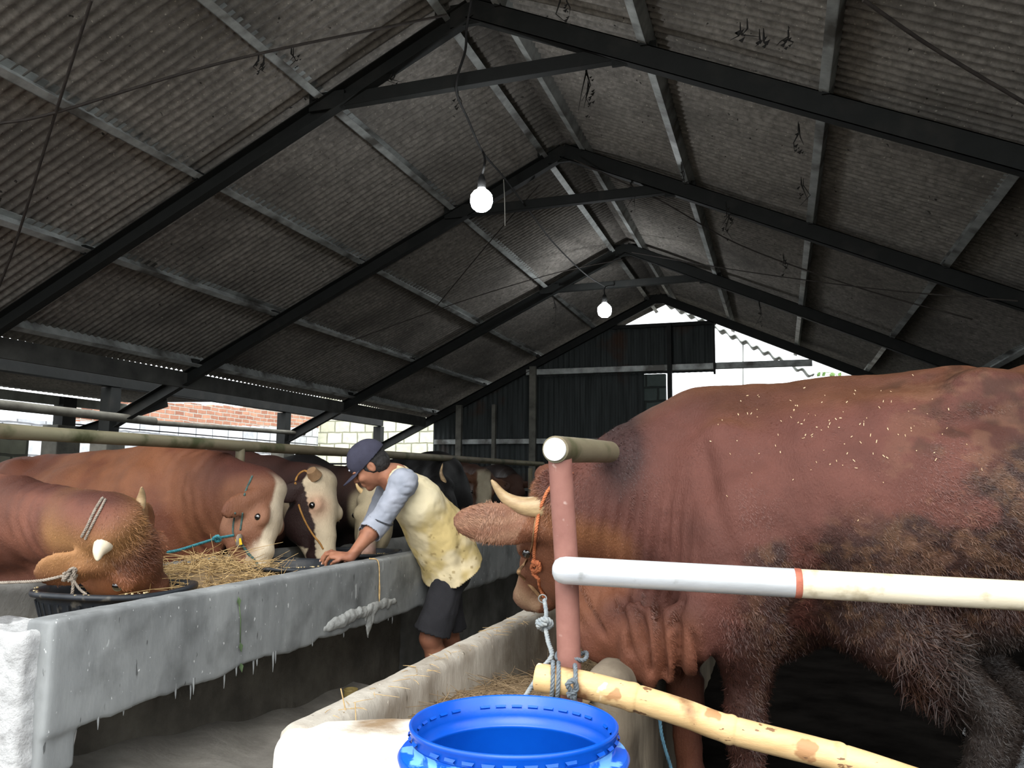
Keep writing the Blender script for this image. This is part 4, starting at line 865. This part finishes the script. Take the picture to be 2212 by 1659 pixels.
lab = MB(); lab.lathe([(.2052, rz0-.0462), (.1848, rz0-.0432), (.1838, rz0-.0305), (.1877, rz0-.0243)], dc, 128); lab.build('pale_patched_neck_band', M_bluew, drum)
for k in range(34):
    a = 2*math.pi*k/34
    if k % 9 == 4: continue
    for rr0, w in ((.1795, -.0045), (.1882, .0045)):
        c, s_ = math.cos(a), math.sin(a); p = np.array([dc[0]+rr0*c, dc[1]+rr0*s_, rz0-.019]); tg = np.array([-s_, c, 0])*.0115; nr = np.array([c, s_, 0])*w
        nt.add([p-tg-[0, 0, .004], p+tg-[0, 0, .004], p+tg*.8+nr+[0, 0, .001], p-tg*.8+nr+[0, 0, .001], p-tg+[0, 0, .005], p+tg+[0, 0, .005]], [(0, 1, 2, 3), (3, 2, 5, 4)])
nt.build('drum_shell', M_blue, drum)
# ---------------------------------------------------------------- tubs
M_rub = mat('black_rubber', lin(44, 48, 54), lin(30, 33, 37), 6, .42, .0015, 30, dirt=lin(96, 92, 84), dscale=14, dlo=.62, dhi=.72)
def tub(cx, cy, zt, r, h, label, feed=True, sy=1):
    t = thing('feed_tub', label, 'tub', (cx, cy, zt-h), 'black rubber feed tubs')
    pr_ = [(.0, 0), (r*.72, 0), (r*.8, .02), (r*.93, h-.03), (r*.95, h-.012), (r*1.03, h-.012), (r*1.04, h-.004), (r*1.03, h+.006), (r*.97, h+.008), (r*.93, h), (r*.9, h-.03), (r*.77, .02), (0, .015)]
    mb = MB(); n = 96
    V = [(cx+rr*math.cos(2*math.pi*k/n)*(1+.0*k), cy+rr*math.sin(2*math.pi*k/n)*sy, zt-h+z+.004*math.sin(3*2*math.pi*k/n)*(z > h*.5)) for rr, z in pr_ for k in range(n)]
    mb.add(V, [(i*n+k, i*n+(k+1) % n, (i+1)*n+(k+1) % n, (i+1)*n+k) for i in range(len(pr_)-1) for k in range(n)], True); mb.build('tub_shell', M_rub, t)
    rb = MB()
    for k in range(40):
        a = 2*math.pi*k/40; rb.tube([(cx+r*.87*math.cos(a), cy+r*.87*math.sin(a)*sy, zt-h+.08), (cx+r*.96*math.cos(a), cy+r*.96*math.sin(a)*sy, zt-.03)], .004, 5)
    rb.build('side_ribs', M_rub, t)
    fd = MB()
    for k in range(260):
        a = rnd.uniform(0, 6.28); q = r*.8*rnd.random()**.5; s_ = rnd.uniform(.0015, .004); x, y, z = cx+q*math.cos(a), cy+q*math.sin(a)*sy, zt-h*.32+rnd.uniform(0, .012)
        fd.box((x-s_, y-s_, z-s_), (x+s_, y+s_, z+s_*.6))
    for k in range(36):
        a = rnd.uniform(-2.6, -.4); q = r*rnd.uniform(.96, 1.03); s_ = rnd.uniform(.001, .003); x, y, z = cx+q*math.cos(a), cy+q*math.sin(a)*sy, zt+.008; fd.box((x-s_, y-s_, z-s_), (x+s_*1.5, y+s_, z+s_*.6))
    fd.lathe([(0, zt-h*.35), (r*.86, zt-h*.35)], (cx, cy, 0), 40) if sy == 1 else None
    o = fd.build('feed_crumbs', mat('feed_meal', lin(206, 190, 150), lin(160, 140, 100), 40, .9), t); o['kind'] = 'stuff'
    return t
tub(-2.42, 2.567, .89, .28, .2, 'round black tub at the near end of the left trough under the reddish horned cow')
tub(-2.37, 3.63, .885, .27, .2, 'wide black tub gripped by the man, under the brown cow with the blaze')
tub(-2.42, 4.46, .88, .25, .2, 'black tub behind the forearm of the man, under the cream faced cow')
# rusty can on the ledge
cn = atx(758, 1478, -1.98); cz = .235
can = thing('old_can', 'small rusty yellow can standing at the foot of the left trough', 'can', (cn[0], cn[1], cz)); MB().lathe([(0, 0), (.033, 0), (.034, .004), (.033, .01), (.033, .075), (.035, .08), (.032, .082), (.031, .01), (0, .01)], (cn[0], cn[1], cz), 32).build('can_body', mat('rusty_tin', lin(170, 150, 88), lin(96, 84, 60), 14, .5, .001, 30, metal=.3), can)
# ---------------------------------------------------------------- lamps, cables, cobwebs
def lamp(c, r, label, power):
    t = thing('hanging_bulb', label, 'lamp', tuple(c), 'bare hanging bulbs'); c = np.array(c)
    m = bpy.data.materials.get('bulb_glow') or bpy.data.materials.new('bulb_glow'); m.use_nodes = True; b = m.node_tree.nodes['Principled BSDF']; b.inputs['Emission Color'].default_value = (.95, .98, 1, 1); b.inputs['Emission Strength'].default_value = 110
    pf = [(0, -r), (r*.5, -r*.93), (r*.86, -r*.6), (r, -r*.1), (r*.95, r*.45), (r*.7, r*.8), (r*.4, r*1.0), (r*.33, r*1.15)]
    MB().lathe(pf, c, 24).build('bulb', m, t)
    MB().lathe([(r*.34, r*1.1), (r*.36, r*1.15), (r*.36, r*1.7), (r*.26, r*2.2), (r*.1, r*2.4), (0, r*2.4)], c, 16).build('socket', mat('black_socket', lin(30, 30, 30), lin(22, 22, 22), 9, .6), t)
    return t
l1 = at(1040, 433, 5.3); lamp(l1, .073, 'glowing bare bulb hanging in the middle of the shed below the first truss', 40)
l2 = at(1306, 671, 9.9); lamp(l2, .085, 'glowing bare bulb farther back, just left of the gable opening', 40)
M_cab = mat('dark_cable', lin(36, 36, 36), lin(24, 24, 24), 9, .8); M_rod = mat('rusty_rod', lin(62, 56, 52), lin(44, 40, 38), 20, .8)
def cable(name, label, pts, r, m=None, sag=0, cat='cable', grp=None, n=6):
    return tag(MB().tube(smooth_path(pts, n), r, 6).build(name, m or M_cab), label, cat, grp)
cable('lamp_cable', 'black cable swooping from the first truss past the near bulb to the far bulb', [aty(1018, 0, 4.3), aty(1008, 60, 4.4), aty(1005, 110, 4.45), aty(985, 190, 4.5), aty(1012, 260, 4.9), aty(1044, 330, 5.2), aty(1090, 385, 6.0), aty(1150, 465, 7.2), aty(1196, 525, 8.4), aty(1262, 590, 9.3), aty(1312, 622, 9.95)], .008)
cable('bulb_flex', 'short flex between the lamp cable and the near bulb', [aty(1044, 330, 5.2), l1+np.array([.02, 0, .26]), l1+np.array([0, 0, .16])], .008)
cable('pull_string', 'pale string dangling to the right of the near bulb', [aty(1088, 388, 6.0), aty(1090, 430, 5.9), aty(1091, 488, 5.9)], .004, mat('pale_string', lin(150, 148, 140), lin(120, 118, 112), 9, .9))
cable('bulb_flex', 'short flex from the third truss down to the far bulb', [(l2[0]+.03, 10.05, 3.8), l2+np.array([0, .05, .3]), l2+np.array([0, 0, .19])], .008)
def under(u, v, e=.04):     # a point just below the rafters along this sight line
    q = ray(u, v); t = 1.
    for _ in range(60):
        P = np.array([0, 0, CH])+q*t; g = rz(P[0])-.09-e-P[2]; t += g/max(.2, q[2]+SL*abs(q[0]))*.8
    return np.array([0, 0, CH])+q*t
for pts, l in (([(395/2, 0), (120, 245), (35, 520), (-10, 640)], 'thin wind brace rod at the far upper left, running steeply down'),
               ([(-10, 268), (120, 243), (500, 130), (965, 32)], 'thin wind brace rod crossing the upper left roof towards the ridge'),
               ([(1865, 0), (2010, 100), (2230, 232)], 'thin wind brace rod at the upper right corner')):
    cable('brace_rod', l, [under(*p) for p in pts], .008, M_rod, cat='brace rod', grp='wind brace rods')
for pts, l in (([(1165, 400), (1060, 520), (940, 665)], 'thin brace rod left of the second truss knee'), ([(1240, 345), (1420, 430), (1600, 530), (1850, 620), (2100, 690)], 'thin brace rod across the right slope behind the second truss'),
               ([(1365, 545), (1600, 585), (1900, 625), (2200, 650)], 'nearly level thin wire across the right slope'), ([(1345, 560), (1200, 590), (1000, 650), (720, 750)], 'thin brace rod left of the third truss')):
    cable('brace_wire', l, [under(*p, .02) for p in pts], .006, M_rod, cat='wire', grp='thin brace wires')
cw = MB()
for (u, v, L) in ((1218, 5, .18), (1270, 150, .3), (1275, 190, .2), (1605, 62, .06), (1645, 78, .05), (1695, 83, .05), (1720, 285, .15), (1475, 360, .2), (1565, 450, .3), (1575, 470, .2), (1360, 400, .35), (1642, 655, .3), (1196, 650, .35), (700, 480, .0), (985, 205, .1), (850, 165, .1), (1730, 400, .15), (640, 120, .08), (560, 130, .08), (1690, 560, .15)):
    if not L: continue
    p = under(u, v, .0)
    for k in range(2):
        q = p+np.array([rnd.uniform(-.02, .02), rnd.uniform(-.03, .03), 0]); l = L*rnd.uniform(.4, 1)
        cw.tube([q+[.0, 0, .05], q, q+[rnd.uniform(-.04, .04), 0, -l*.5], q+[rnd.uniform(-.06, .06), 0, -l]], [.002, .003+rnd.random()*.004, .003, .001], 5)
    for k in range(6):
        q = p+np.array([rnd.uniform(-.03, .03), 0, -L*rnd.random()]); s_ = rnd.uniform(.008, .02); cw.add([q, q+[s_, .005, s_*.6], q+[s_*.3, 0, -s_], q+[-s_*.6, 0, -s_*.2]], [(0, 1, 2), (0, 2, 3)])
o = tag(cw.build('cobwebs', mat('dusty_cobweb', lin(36, 34, 32), lin(24, 23, 22), 20, .95)), 'dusty dark cobweb strands hanging from the roof steel', 'cobweb', kind='stuff')
# ---------------------------------------------------------------- the man
man = thing('person', 'man in dark cap, yellow shirt with grey sleeves and black shorts bending over trough', 'person', tuple(at(960, 1550, 4.5)*np.array([1, 1, 0])))
M_skin = mat('skin', (1.03, 1, 1, 1), (.9, .88, .88, 1), 12, .55, .0012, 90, attr='coat')
FC = nv([-.8, -.6, 0]); LF = np.cross([0, 0, 1.], FC)
pel = at(968, 1215, 4.62); wai = at(945, 1150, 4.58); che = at(900, 1085, 4.48); nb = at(856, 1034, 4.42)
c = at(797, 1001, 4.38); g = nv(-.8*Rv-.6*Uv-.1*Fv); hd_s = nv(LF-g*LF.dot(g)); hh = np.cross(g, hd_s); hh = hh if hh[2] > 0 else -hh
W3 = lambda a, s_, u: c+g*a+hd_s*s_+hh*u
Bm = Body(.0036)
sl_, sr_ = nb+LF*.165-np.array([0, 0, .02])+.01*Rv, nb-LF*.165-np.array([0, 0, .02])
el = at(820, 1127, 4.24); wr = at(757, 1203, 4.09); er = at(806, 1132, 4.6); wrr = at(768, 1196, 4.5)
Bm.chain([pel, wai, che, nb-.02*Rv], [(.15, .12), (.135, .1), (.16, .11), (.07, .07)], LF, .04)
Bm.seg(nb, c-hh*.05-g*.02, (.056, .06), (.052, .056), LF, .03)
for s0, e0, w0 in ((sl_, el, wr), (sr_, er, wrr)):
    Bm.seg(nb-.02*Fv*0, s0, .07, .062, LF, .03); Bm.chain([s0, e0, (e0*.65+w0*.35), w0], [.054, .04, .039, (.029, .023)], Fv, .02)
# head and face
Bm.ell(c, (.098, .074, .098), (g, hd_s), .0); Bm.ell(W3(.032, 0, -.06), (.062, .056, .062), (g, hd_s), .03); Bm.ell(W3(.07, 0, -.108), (.022, .024, .02), (g, hd_s), .02)
Bm.seg(W3(.095, 0, -.004), W3(.112, 0, -.036), (.009, .01), (.014, .012), hd_s, .014)
for e in (-1, 1):
    Bm.ell(W3(.102, e*.012, -.04), (.011, .009, .008), (g, hd_s), .006); Bm.ell(W3(.082, e*.034, .008), (.018, .026, .009), (g, hd_s), .012)
    Bm.ell(W3(.093, e*.032, -.011), (.016, .016, .01), (g, hd_s), .01, '-'); Bm.ell(W3(.07, e*.045, -.04), (.02, .016, .016), (g, hd_s), .02)
    Bm.ell(W3(-.008, e*.077, -.016), (.019, .008, .031), (g, hd_s), .008); Bm.ell(W3(-.002, e*.086, -.014), (.011, .006, .018), (g, hd_s), .004, '-')
Bm.seg(W3(.092, -.02, -.069), W3(.092, .02, -.069), .0075, .0075, g, .008); Bm.seg(W3(.089, -.017, -.081), W3(.089, .017, -.081), .0085, .0085, g, .008)
Bm.seg(W3(.1, -.022, -.0755), W3(.1, .022, -.0755), .0022, .0022, g, .003, '-')
# near hand: palm, four fingers closed over the tub rim, thumb on the inner side
def P2(u, v, d): return at(u, v, d)
hw_ = wr; kn = [P2(716, 1191, 4.14), P2(717, 1196, 4.115), P2(722, 1203, 4.09), P2(731, 1211, 4.07)]
Bm.seg(wr, P2(722, 1199, 4.11), (.03, .021), (.036, .013), Fv+.3*Uv, .015)
fing = [(kn[0], [P2(704, 1195, 4.16), P2(697, 1204, 4.165), P2(694, 1211, 4.165)]), (kn[1], [P2(706, 1198, 4.13), P2(699, 1208, 4.14), P2(698, 1217, 4.145)]),
        (kn[2], [P2(710, 1206, 4.10), P2(704, 1215, 4.11), P2(704, 1224, 4.115)]), (kn[3], [P2(721, 1214, 4.07), P2(716, 1220, 4.08), P2(714, 1227, 4.09)])]
for i, (k0, ps) in enumerate(fing):
    r_ = (.0088, .0092, .0088, .0078)[i]; Bm.seg(P2(738, 1203, 4.1)*.3+k0*.7, k0, r_*1.3, r_*1.18, None, .008)
    Bm.chain([k0]+ps, [r_*1.12, r_*1.02, r_*.95, r_*.8], None, .004)
Bm.chain([P2(748, 1205, 4.12), P2(736, 1210, 4.15), P2(724, 1215, 4.17), P2(716, 1217, 4.18)], [.014, .012, .0105, .0085], None, .008)
# far hand resting on the tub
Bm.seg(wrr, at(752, 1203, 4.47), (.026, .018), (.034, .014), Fv, .015)
for i in range(4): k0 = at(752, 1202+1.5*i, 4.50-.02*i); Bm.chain([k0, at(742, 1205+1.5*i, 4.5-.02*i), at(737, 1212+1.5*i, 4.5-.02*i)], [.009, .0085, .007], None, .005)
Bm.chain([at(764, 1200, 4.45), at(752, 1208, 4.43), at(746, 1212, 4.43)], [.013, .011, .008], None, .008)
# legs and feet
hpL, hpR = pel+LF*.09-[0, 0, .03], pel-LF*.09-[0, 0, .03]
knL = at(930, 1378, 4.5); anL = at(958, 1530, 4.58); anL[2] = .09; knR = at(968, 1372, 4.72); anR = at(1000, 1520, 4.85); anR[2] = .09
for h_, k_, a_ in ((hpL, knL, anL), (hpR, knR, anR)):
    Bm.chain([h_, k_, k_*.7+a_*.3-FC*.012, a_], [.085, .056, .056, .034], LF, .03)
    t_ = a_+FC*.17; t_[2] = .028; b_ = a_-FC*.03; b_[2] = .03; Bm.seg(b_, t_, (.036, .03), (.044, .02), LF, .02); Bm.seg(a_, b_, .034, .034, LF, .02)
    for i in range(5): q = t_+LF*(i-2)*.018; Bm.seg(q, q+FC*(.035-.004*abs(i-1)), .01, .0085, LF, .005)
V, F = Bm.mesh(2)
sk = mixc(np.tile(C(158, 110, 86), (len(V), 1)), C(134, 90, 70), sst(.45, .6, fbm(V, 14, 3)))
rel = V-c; fa = rel@g; fu = rel@hh; fs = rel@hd_s; ish = np.linalg.norm(rel, axis=1) < .16
sk = mixc(sk, C(100, 54, 48), .75*ish*np.exp(-((fu+.076)/.009)**2-(fs/.022)**2)*(fa > .07)); sk = mixc(sk, C(44, 30, 28), .85*ish*np.exp(-((fu-.013)/.005)**2)*(fa > .07)*(np.abs(fs) < .05)*(np.abs(fs) > .012))
vmesh('body', V, F, M_skin, man, sk)
for e in (-1, 1): MB().tube([W3(.079, e*.031-.011, -.011), W3(.086, e*.031, -.012), W3(.079, e*.031+.011, -.011)], [.003, .0075, .003], 8).build('eye', M_eye, man)
# nails of the near hand
nl = None
for k0, ps in fing[:4]: q = ps[-1]-Rv*.006-Fv*.004; MB().tube([q+Uv*.005, q-Uv*.004], [.0035, .0045], 8, flat=.5).build('fingernail', mat('nail', lin(226, 190, 176), lin(214, 178, 164), 9, .35), man)
# shirt: torso and raglan sleeves
ax = nv(pel-che); Bs = Body(.007)
Bs.chain([nb-.0*Rv+.012*Fv-Uv*.012, che-.0*Rv, wai, pel+ax*.12], [(.09, .075), (.162, .12), (.185, .15), (.235, .18)], LF, .09)
Bs.chain([nb, sl_, el+(sl_-el)*.0, el*.68+wr*.32], [.074, .07, .057, .06], Fv, .02); Bs.chain([nb, sr_, er, er*.68+wrr*.32], [.074, .066, .055, .056], Fv, .02)
Bs.seg(el*.98+wr*.02, el*.72+wr*.28, .061, .0625, Fv, .006)
Bs.seg(nb+.0*Rv, nb-.045*Rv+.02*Uv, .066, .062, None, .02)
V, F = Bs.mesh(2); N = normals(V, F)
tt = (V-che)@ax; wv = fbm(V*[1, 1, .5], 9, 3, 3)-.5
V = V+N*(wv*.018*sst(-.05, .1, tt)+.006*np.sin(38*((V-che)@np.cross(ax, LF))+14*fbm(V, 4, 2))*sst(.05, .3, tt)+(fbm(V, 26, 2)-.5)*.008+np.where(np.abs(tt) < 2, .010*(np.abs(2*fbm(V*[1, 1, 1.6], 16, 2, 7)-1)-.2)*sst(-.02, -.12, tt), 0))[:, None]
def dseg(P, a, b): d = b-a; t = np.clip(((P-a)@d)/(d@d), 0, 1); return np.linalg.norm(P-a-t[:, None]*d, axis=1)
lim = (pel-che)@ax+.035
ends = [(el*.68+wr*.32, nv(wr-el)), (er*.68+wrr*.32, nv(wrr-er)), (nb-.03*Rv+.012*Uv, nv(c-hh*.05-nb))]
cen = V[F].mean(1); keep = ((cen-che)@ax) < lim+.006*np.sin(9*((cen-che)@LF))-.1*((cen-che)@np.cross(ax, LF))*0
for e0, d0 in ends: keep &= ~((((cen-e0)@d0) > 0) & (np.linalg.norm(cen-e0, axis=1) < .11))
arm = np.minimum(np.minimum(dseg(V, sl_-nv(el-sl_)*.0, el), dseg(V, el, wr)), np.minimum(dseg(V, sr_, er), dseg(V, er, wrr)))
gr = sst(.088, .082, arm+.0*wv); gr = np.where(arm < .085, 1., 0.)
col = mixc(np.tile(C(222, 206, 168), (len(V), 1)), C(206, 184, 128), sst(.42, .62, fbm(V, 8, 3)))
col = mixc(col, C(150, 128, 84), .7*sst(.74, .78, fbm(V, 45, 2, 4))*sst(.0, .2, tt)); col = mixc(col, C(232, 222, 190), .6*(1-sst(-.05, .1, tt)))
col = mixc(col, mixc(np.tile(C(168, 172, 184), (len(V), 1)), C(140, 146, 158), fbm(V, 20, 2)), gr)
F = F[keep]
o = vmesh('shirt', V, F, mat('cotton', (1, 1, 1, 1), (.93, .93, .93, 1), 9, .9, .0012, 220, attr='coat', spec=.1), man, col); md = o.modifiers.new('s', 'SOLIDIFY'); md.thickness = .004
bd = MB(); e1 = el*.96+sl_*.04; d1 = nv(sl_-el); x1_ = nv(np.cross(d1, Uv)); y1_ = np.cross(d1, x1_); bd.tube([e1+d1*.01*math.sin(t)+(x1_*math.cos(t)+y1_*math.sin(t))*.0645 for t in np.linspace(0, 6.283, 26)], .005, 6); bd.build('sleeve_band', mat('dark_band', lin(70, 72, 78), lin(50, 52, 58), 9, .8), man)
# shorts
Bh = Body(.008)
Bh.ell(pel+ax*.04, (.14, .1, .13), (LF, nv(np.cross(ax, LF))), .03)
for h_, k_ in ((hpL, knL), (hpR, knR)):
    e0 = h_*.12+k_*.88; Bh.seg(h_, e0, (.082, .085), (.1, .1), LF, .04); Bh.seg(h_*.2+k_*.8, e0, (.104, .104), (.108, .108), LF, .008)
V, F = Bh.mesh(2); N = normals(V, F); V = V+N*((fbm(V*[1, 1, .4], 13, 3)-.5)*.03)[:, None]; cen = V[F].mean(1); keep = np.ones(len(F), bool)
for h_, k_ in ((hpL, knL), (hpR, knR)): e0 = h_*.1+k_*.9; keep &= ~((((cen-e0)@nv(k_-h_)) > 0))
o = vmesh('shorts', V, F[keep], mat('black_cloth', lin(46, 46, 50), lin(34, 34, 38), 6, .9, .002, 120), man); md = o.modifiers.new('s', 'SOLIDIFY'); md.thickness = .005
# hair and cap
Bh = Body(.004); Bh.ell(W3(-.016, 0, .0), (.092, .081, .09), (g, hd_s), 0); Bh.ell(W3(-.055, 0, -.035), (.045, .066, .05), (g, hd_s), .02)
for e in (-1, 1): Bh.seg(W3(.02, e*.072, .02), W3(.022, e*.071, -.012), (.014, .007), (.009, .006), g, .008); Bh.ell(W3(-.006, e*.086, -.018), (.024, .02, .03), (g, hd_s), .004, '-')
V, F = Bh.mesh(1); V = V+normals(V, F)*((fbm(V, 60, 3)-.5)*.008)[:, None]
hr = vmesh('hair', V, F, mat('greying_hair', lin(52, 50, 50), lin(26, 25, 26), 60, .7, .004, 200), man)
Bc = Body(.004); Bc.ell(W3(-.008, 0, .028), (.112, .09, .102), (nv(g+.12*hh), hd_s), 0)
V, F = Bc.mesh(2); N = normals(V, F); pn = nv(hh+.22*g); V = V+N*((fbm(V, 12, 2)-.5)*.008)[:, None]; cen = V[F].mean(1); keep = ((cen-W3(0, 0, .012))@pn) > -.002
M_cap = mat('navy_cap', lin(62, 62, 78), lin(48, 48, 62), 12, .85, .001, 200)
o = vmesh('cap', V, F[keep], M_cap, man); md = o.modifiers.new('s', 'SOLIDIFY'); md.thickness = .004
def brim(i, j):
    a = -1.05+2.1*i; rr0 = .09+.078*j*math.cos(a*.8); s_ = math.sin(a)*.083*(1-.08*j); f_ = math.cos(a)*.1*(1-j)+math.cos(a)*(.1+.082)*j
    return W3(f_-.004, s_, .017-.022*(f_-.03)/.1-.55*s_*s_*(.4+j)*4)
b_ = MB().grid(brim, 28, 10, True).build('brim', M_cap, None, solid=.005)
b_.parent = o; b_.matrix_parent_inverse = Matrix.Identity(4)
lg = MB(); q = W3(.1, -.0, .035)+hd_s*.045; lg.tube([q+hh*.004, q-hh*.004], .004, 8); lb = lg.build('cap_badge', mat('badge', lin(190, 190, 200), lin(160, 160, 170), 9, .5), None); lb.parent = o; lb.matrix_parent_inverse = Matrix.Identity(4)
# ---------------------------------------------------------------- halters and head ropes, laid on the animals
def body_of(t): return BODIES[t['_b']]
def rope_on(t, px, r, m, name='halter', off=.005, pitch=.03, extra=()):
    p = drape(bvh_of(body_of(t)), px, off)
    if len(p) > 2: mb = MB(); rope_mesh(mb, p, r, pitch); return mb.build(name, m, t)
M_or = mat('orange_rope', lin(196, 120, 78), lin(160, 88, 56), 60, .85); M_tan = mat('tan_strap', lin(150, 118, 84), lin(112, 84, 58), 40, .85)
M_gr = mat('grey_rope', lin(150, 140, 128), lin(112, 102, 92), 60, .85); M_tq = mat('turquoise_rope', lin(70, 140, 150), lin(44, 104, 116), 60, .8)
M_gn = mat('faded_green_rope', lin(74, 98, 94), lin(52, 72, 70), 60, .85); M_ye = mat('ochre_strap', lin(176, 130, 70), lin(140, 98, 50), 40, .8)
bb = bvh_of(body_of(bull))
def lay(px, dflt, off=.006): return [(drape(bb, [q], off) or [at(*q, dflt)])[0] for q in px]
mb = MB(); rope_mesh(mb, lay([(1236, 1020), (1205, 1040), (1185, 1058), (1172, 1085), (1163, 1115), (1157, 1150), (1154, 1185), (1155, 1222)], 2.6, .008), .0065); mb.build('halter', M_or, bull)
mb = MB(); mb.tube(smooth_path(lay([(1190, 1052), (1172, 1080), (1160, 1110), (1153, 1150), (1148, 1185), (1132, 1218), (1120, 1236), (1132, 1250), (1150, 1270), (1168, 1290)], 2.75, .006), 4), .007, 8, flat=.4); mb.build('nose_strap', M_tan, bull)
mb = MB(); k = lay([(1150, 1212), (1162, 1220), (1158, 1234), (1148, 1226), (1160, 1214), (1166, 1230), (1152, 1238), (1163, 1250), (1168, 1270), (1176, 1290)], 2.6, .012); rope_mesh(mb, k, .0085, .025); mb.build('halter_knot', M_or, bull)
mb = MB(); rc_ = at(1172, 1293, 2.52); mb.tube([rc_+Rv*.012*math.cos(t)+Uv*.012*math.sin(t) for t in np.linspace(0, 6.283, 20)], .002, 6); mb.build('halter_ring', M_purl, bull)
rope_on(cA, [(222, 1075), (212, 1090), (200, 1112), (188, 1138), (176, 1160)], .006, M_gr, 'halter', .004); rope_on(cA, [(228, 1078), (218, 1098), (205, 1122), (192, 1148), (184, 1165)], .005, M_gr, 'halter', .004)
mb = MB(); ka = at(152, 1240, 2.88); bA = bvh_of(body_of(cA)); ka = (drape(bA, [(152, 1240)], .012) or [ka])[0]
for j in range(4): rope_mesh(mb, [ka+Rv*.02*math.cos(t+j)+Uv*.022*math.sin(t*1.3+j*1.7)-Fv*.012*math.cos(2*t) for t in np.linspace(0, 6, 14)], .006)
rope_mesh(mb, [ka-Uv*.01, ka-Uv*.04+Rv*.01, ka-Uv*.08+Rv*.005], .006); rope_mesh(mb, [ka, ka-Uv*.05+Rv*.03, ka-Uv*.075+Rv*.06], .005); mb.build('halter_knot', M_gr, cA)
mb = MB(); rope_mesh(mb, [ka, at(90, 1254, 2.95), at(20, 1258, 3.0), at(-80, 1262, 3.1)], .006); tag(mb.build('tether_rope', M_gr), 'grey tether running left from the knot at the jaw of the reddish horned cow', 'rope')
rope_on(cB, [(545, 1028), (540, 1040), (533, 1055), (528, 1070)], .006, M_gn, 'halter', .004); rope_on(cB, [(508, 1108), (505, 1125), (503, 1145), (505, 1158)], .005, M_gn, 'halter', .004); rope_on(cB, [(524, 1108), (522, 1125), (519, 1145)], .005, M_gn, 'halter', .004)
rope_on(cB, [(520, 1172), (532, 1190), (545, 1205), (555, 1218), (562, 1228)], .008, M_gn, 'muzzle_rope', .006)
bB = bvh_of(body_of(cB)); tg = (drape(bB, [(517, 1167)], .02) or [at(517, 1167, 4.1)])[0]
MB().tube([tg+Uv*.03, tg+Uv*.02, tg-Uv*.02, tg-Uv*.035], [.012, .022, .024, .01], 10, flat=.5).build('grey_tag', M_gr, cB)
qy = tg-Fv*.014; MB().add([qy-Rv*.015+Uv*.006, qy+Rv*.012+Uv*.014, qy+Rv*.02-Uv*.018, qy-Rv*.01-Uv*.024], [(0, 1, 2, 3)]).build('yellow_tag', mat('yellow_plastic', lin(240, 200, 40), lin(220, 180, 30), 9, .5), cB, solid=.003)
mb = MB(); rope_mesh(mb, [at(503, 1157, tg@Fv-.39 if False else 4.02), at(470, 1163, 3.9), at(430, 1175, 3.75), at(380, 1190, 3.6), at(331, 1196, 3.5)], .007, .035)
rope_mesh(mb, [at(460, 1163, 3.87), at(470, 1158, 3.86), at(476, 1166, 3.88), at(466, 1169, 3.88), at(462, 1160, 3.86)], .008)
rope_mesh(mb, [at(331, 1204, 3.5), at(340, 1218, 3.48), at(344, 1232, 3.45), at(343, 1243, 3.45)], .007, .035); tag(mb.build('tether_rope', M_tq), 'turquoise twisted rope from the head of the brown cow to the trough', 'rope')
rope_on(cC, [(638, 1045), (641, 1032), (648, 1022), (658, 1017), (666, 1020)], .007, M_ye, 'halter', .005); rope_on(cC, [(645, 1090), (652, 1110), (662, 1132), (676, 1155), (690, 1172), (698, 1186)], .006, M_ye, 'cheek_rope', .005)
for t in (bull, cA, cB, cC, cD, cE, cG, cH): del t['_b']
# curly forelock and sheath tuft of the bull, straw dust on its back

ck = MB()
for _ in range(100):
    u_, v_ = rnd.gauss(1800, 130), rnd.gauss(925, 55)
    p = drape(bb, [(u_, v_)], .003)
    if not p or u_ > 2200: continue
    p = p[0]; a = rnd.uniform(0, 3.14); l = rnd.uniform(.0008, .0045); d = Rv*math.cos(a)+Uv*math.sin(a); s_ = (Uv*math.cos(a)-Rv*math.sin(a))*rnd.uniform(.0006, .0013)
    ck.add([p-d*l-s_, p+d*l-s_, p+d*l+s_, p-d*l+s_], [(0, 1, 2, 3)])
o = ck.build('chaff', mat('pale_chaff', lin(230, 205, 170), lin(200, 170, 130), 40, .8), bull, solid=.0008); o['kind'] = 'stuff'

# wet patches on the pen floor that catch the light of the gable gap
M_wet = mat('wet_slurry', lin(20, 19, 18), lin(10, 10, 9), 9, .12, .004, 28, spec=.5)
for (u, v, rx, ry, l) in ((2062, 1452, .22, .75, 'wet shining patch of pen floor seen between the bull sheath and its hind leg'), (2225, 1620, .22, .5, 'shining wet patch on the pen floor at the lower right edge of the picture')):
    c_ = atz(u, v, .152); pm = MB(); V_ = [tuple(c_+np.array([0, 0, .004]))]
    for k in range(40):
        a = 2*math.pi*k/40; w_ = 1+.18*math.sin(3*a+u)+.1*math.sin(7*a); V_.append((c_[0]+rx*w_*math.cos(a), c_[1]+ry*w_*math.sin(a), .152))
    pm.add(V_, [(0, k+1, (k+1) % 40+1) for k in range(40)], True); tag(pm.build('wet_patch', M_wet), l, 'puddle')
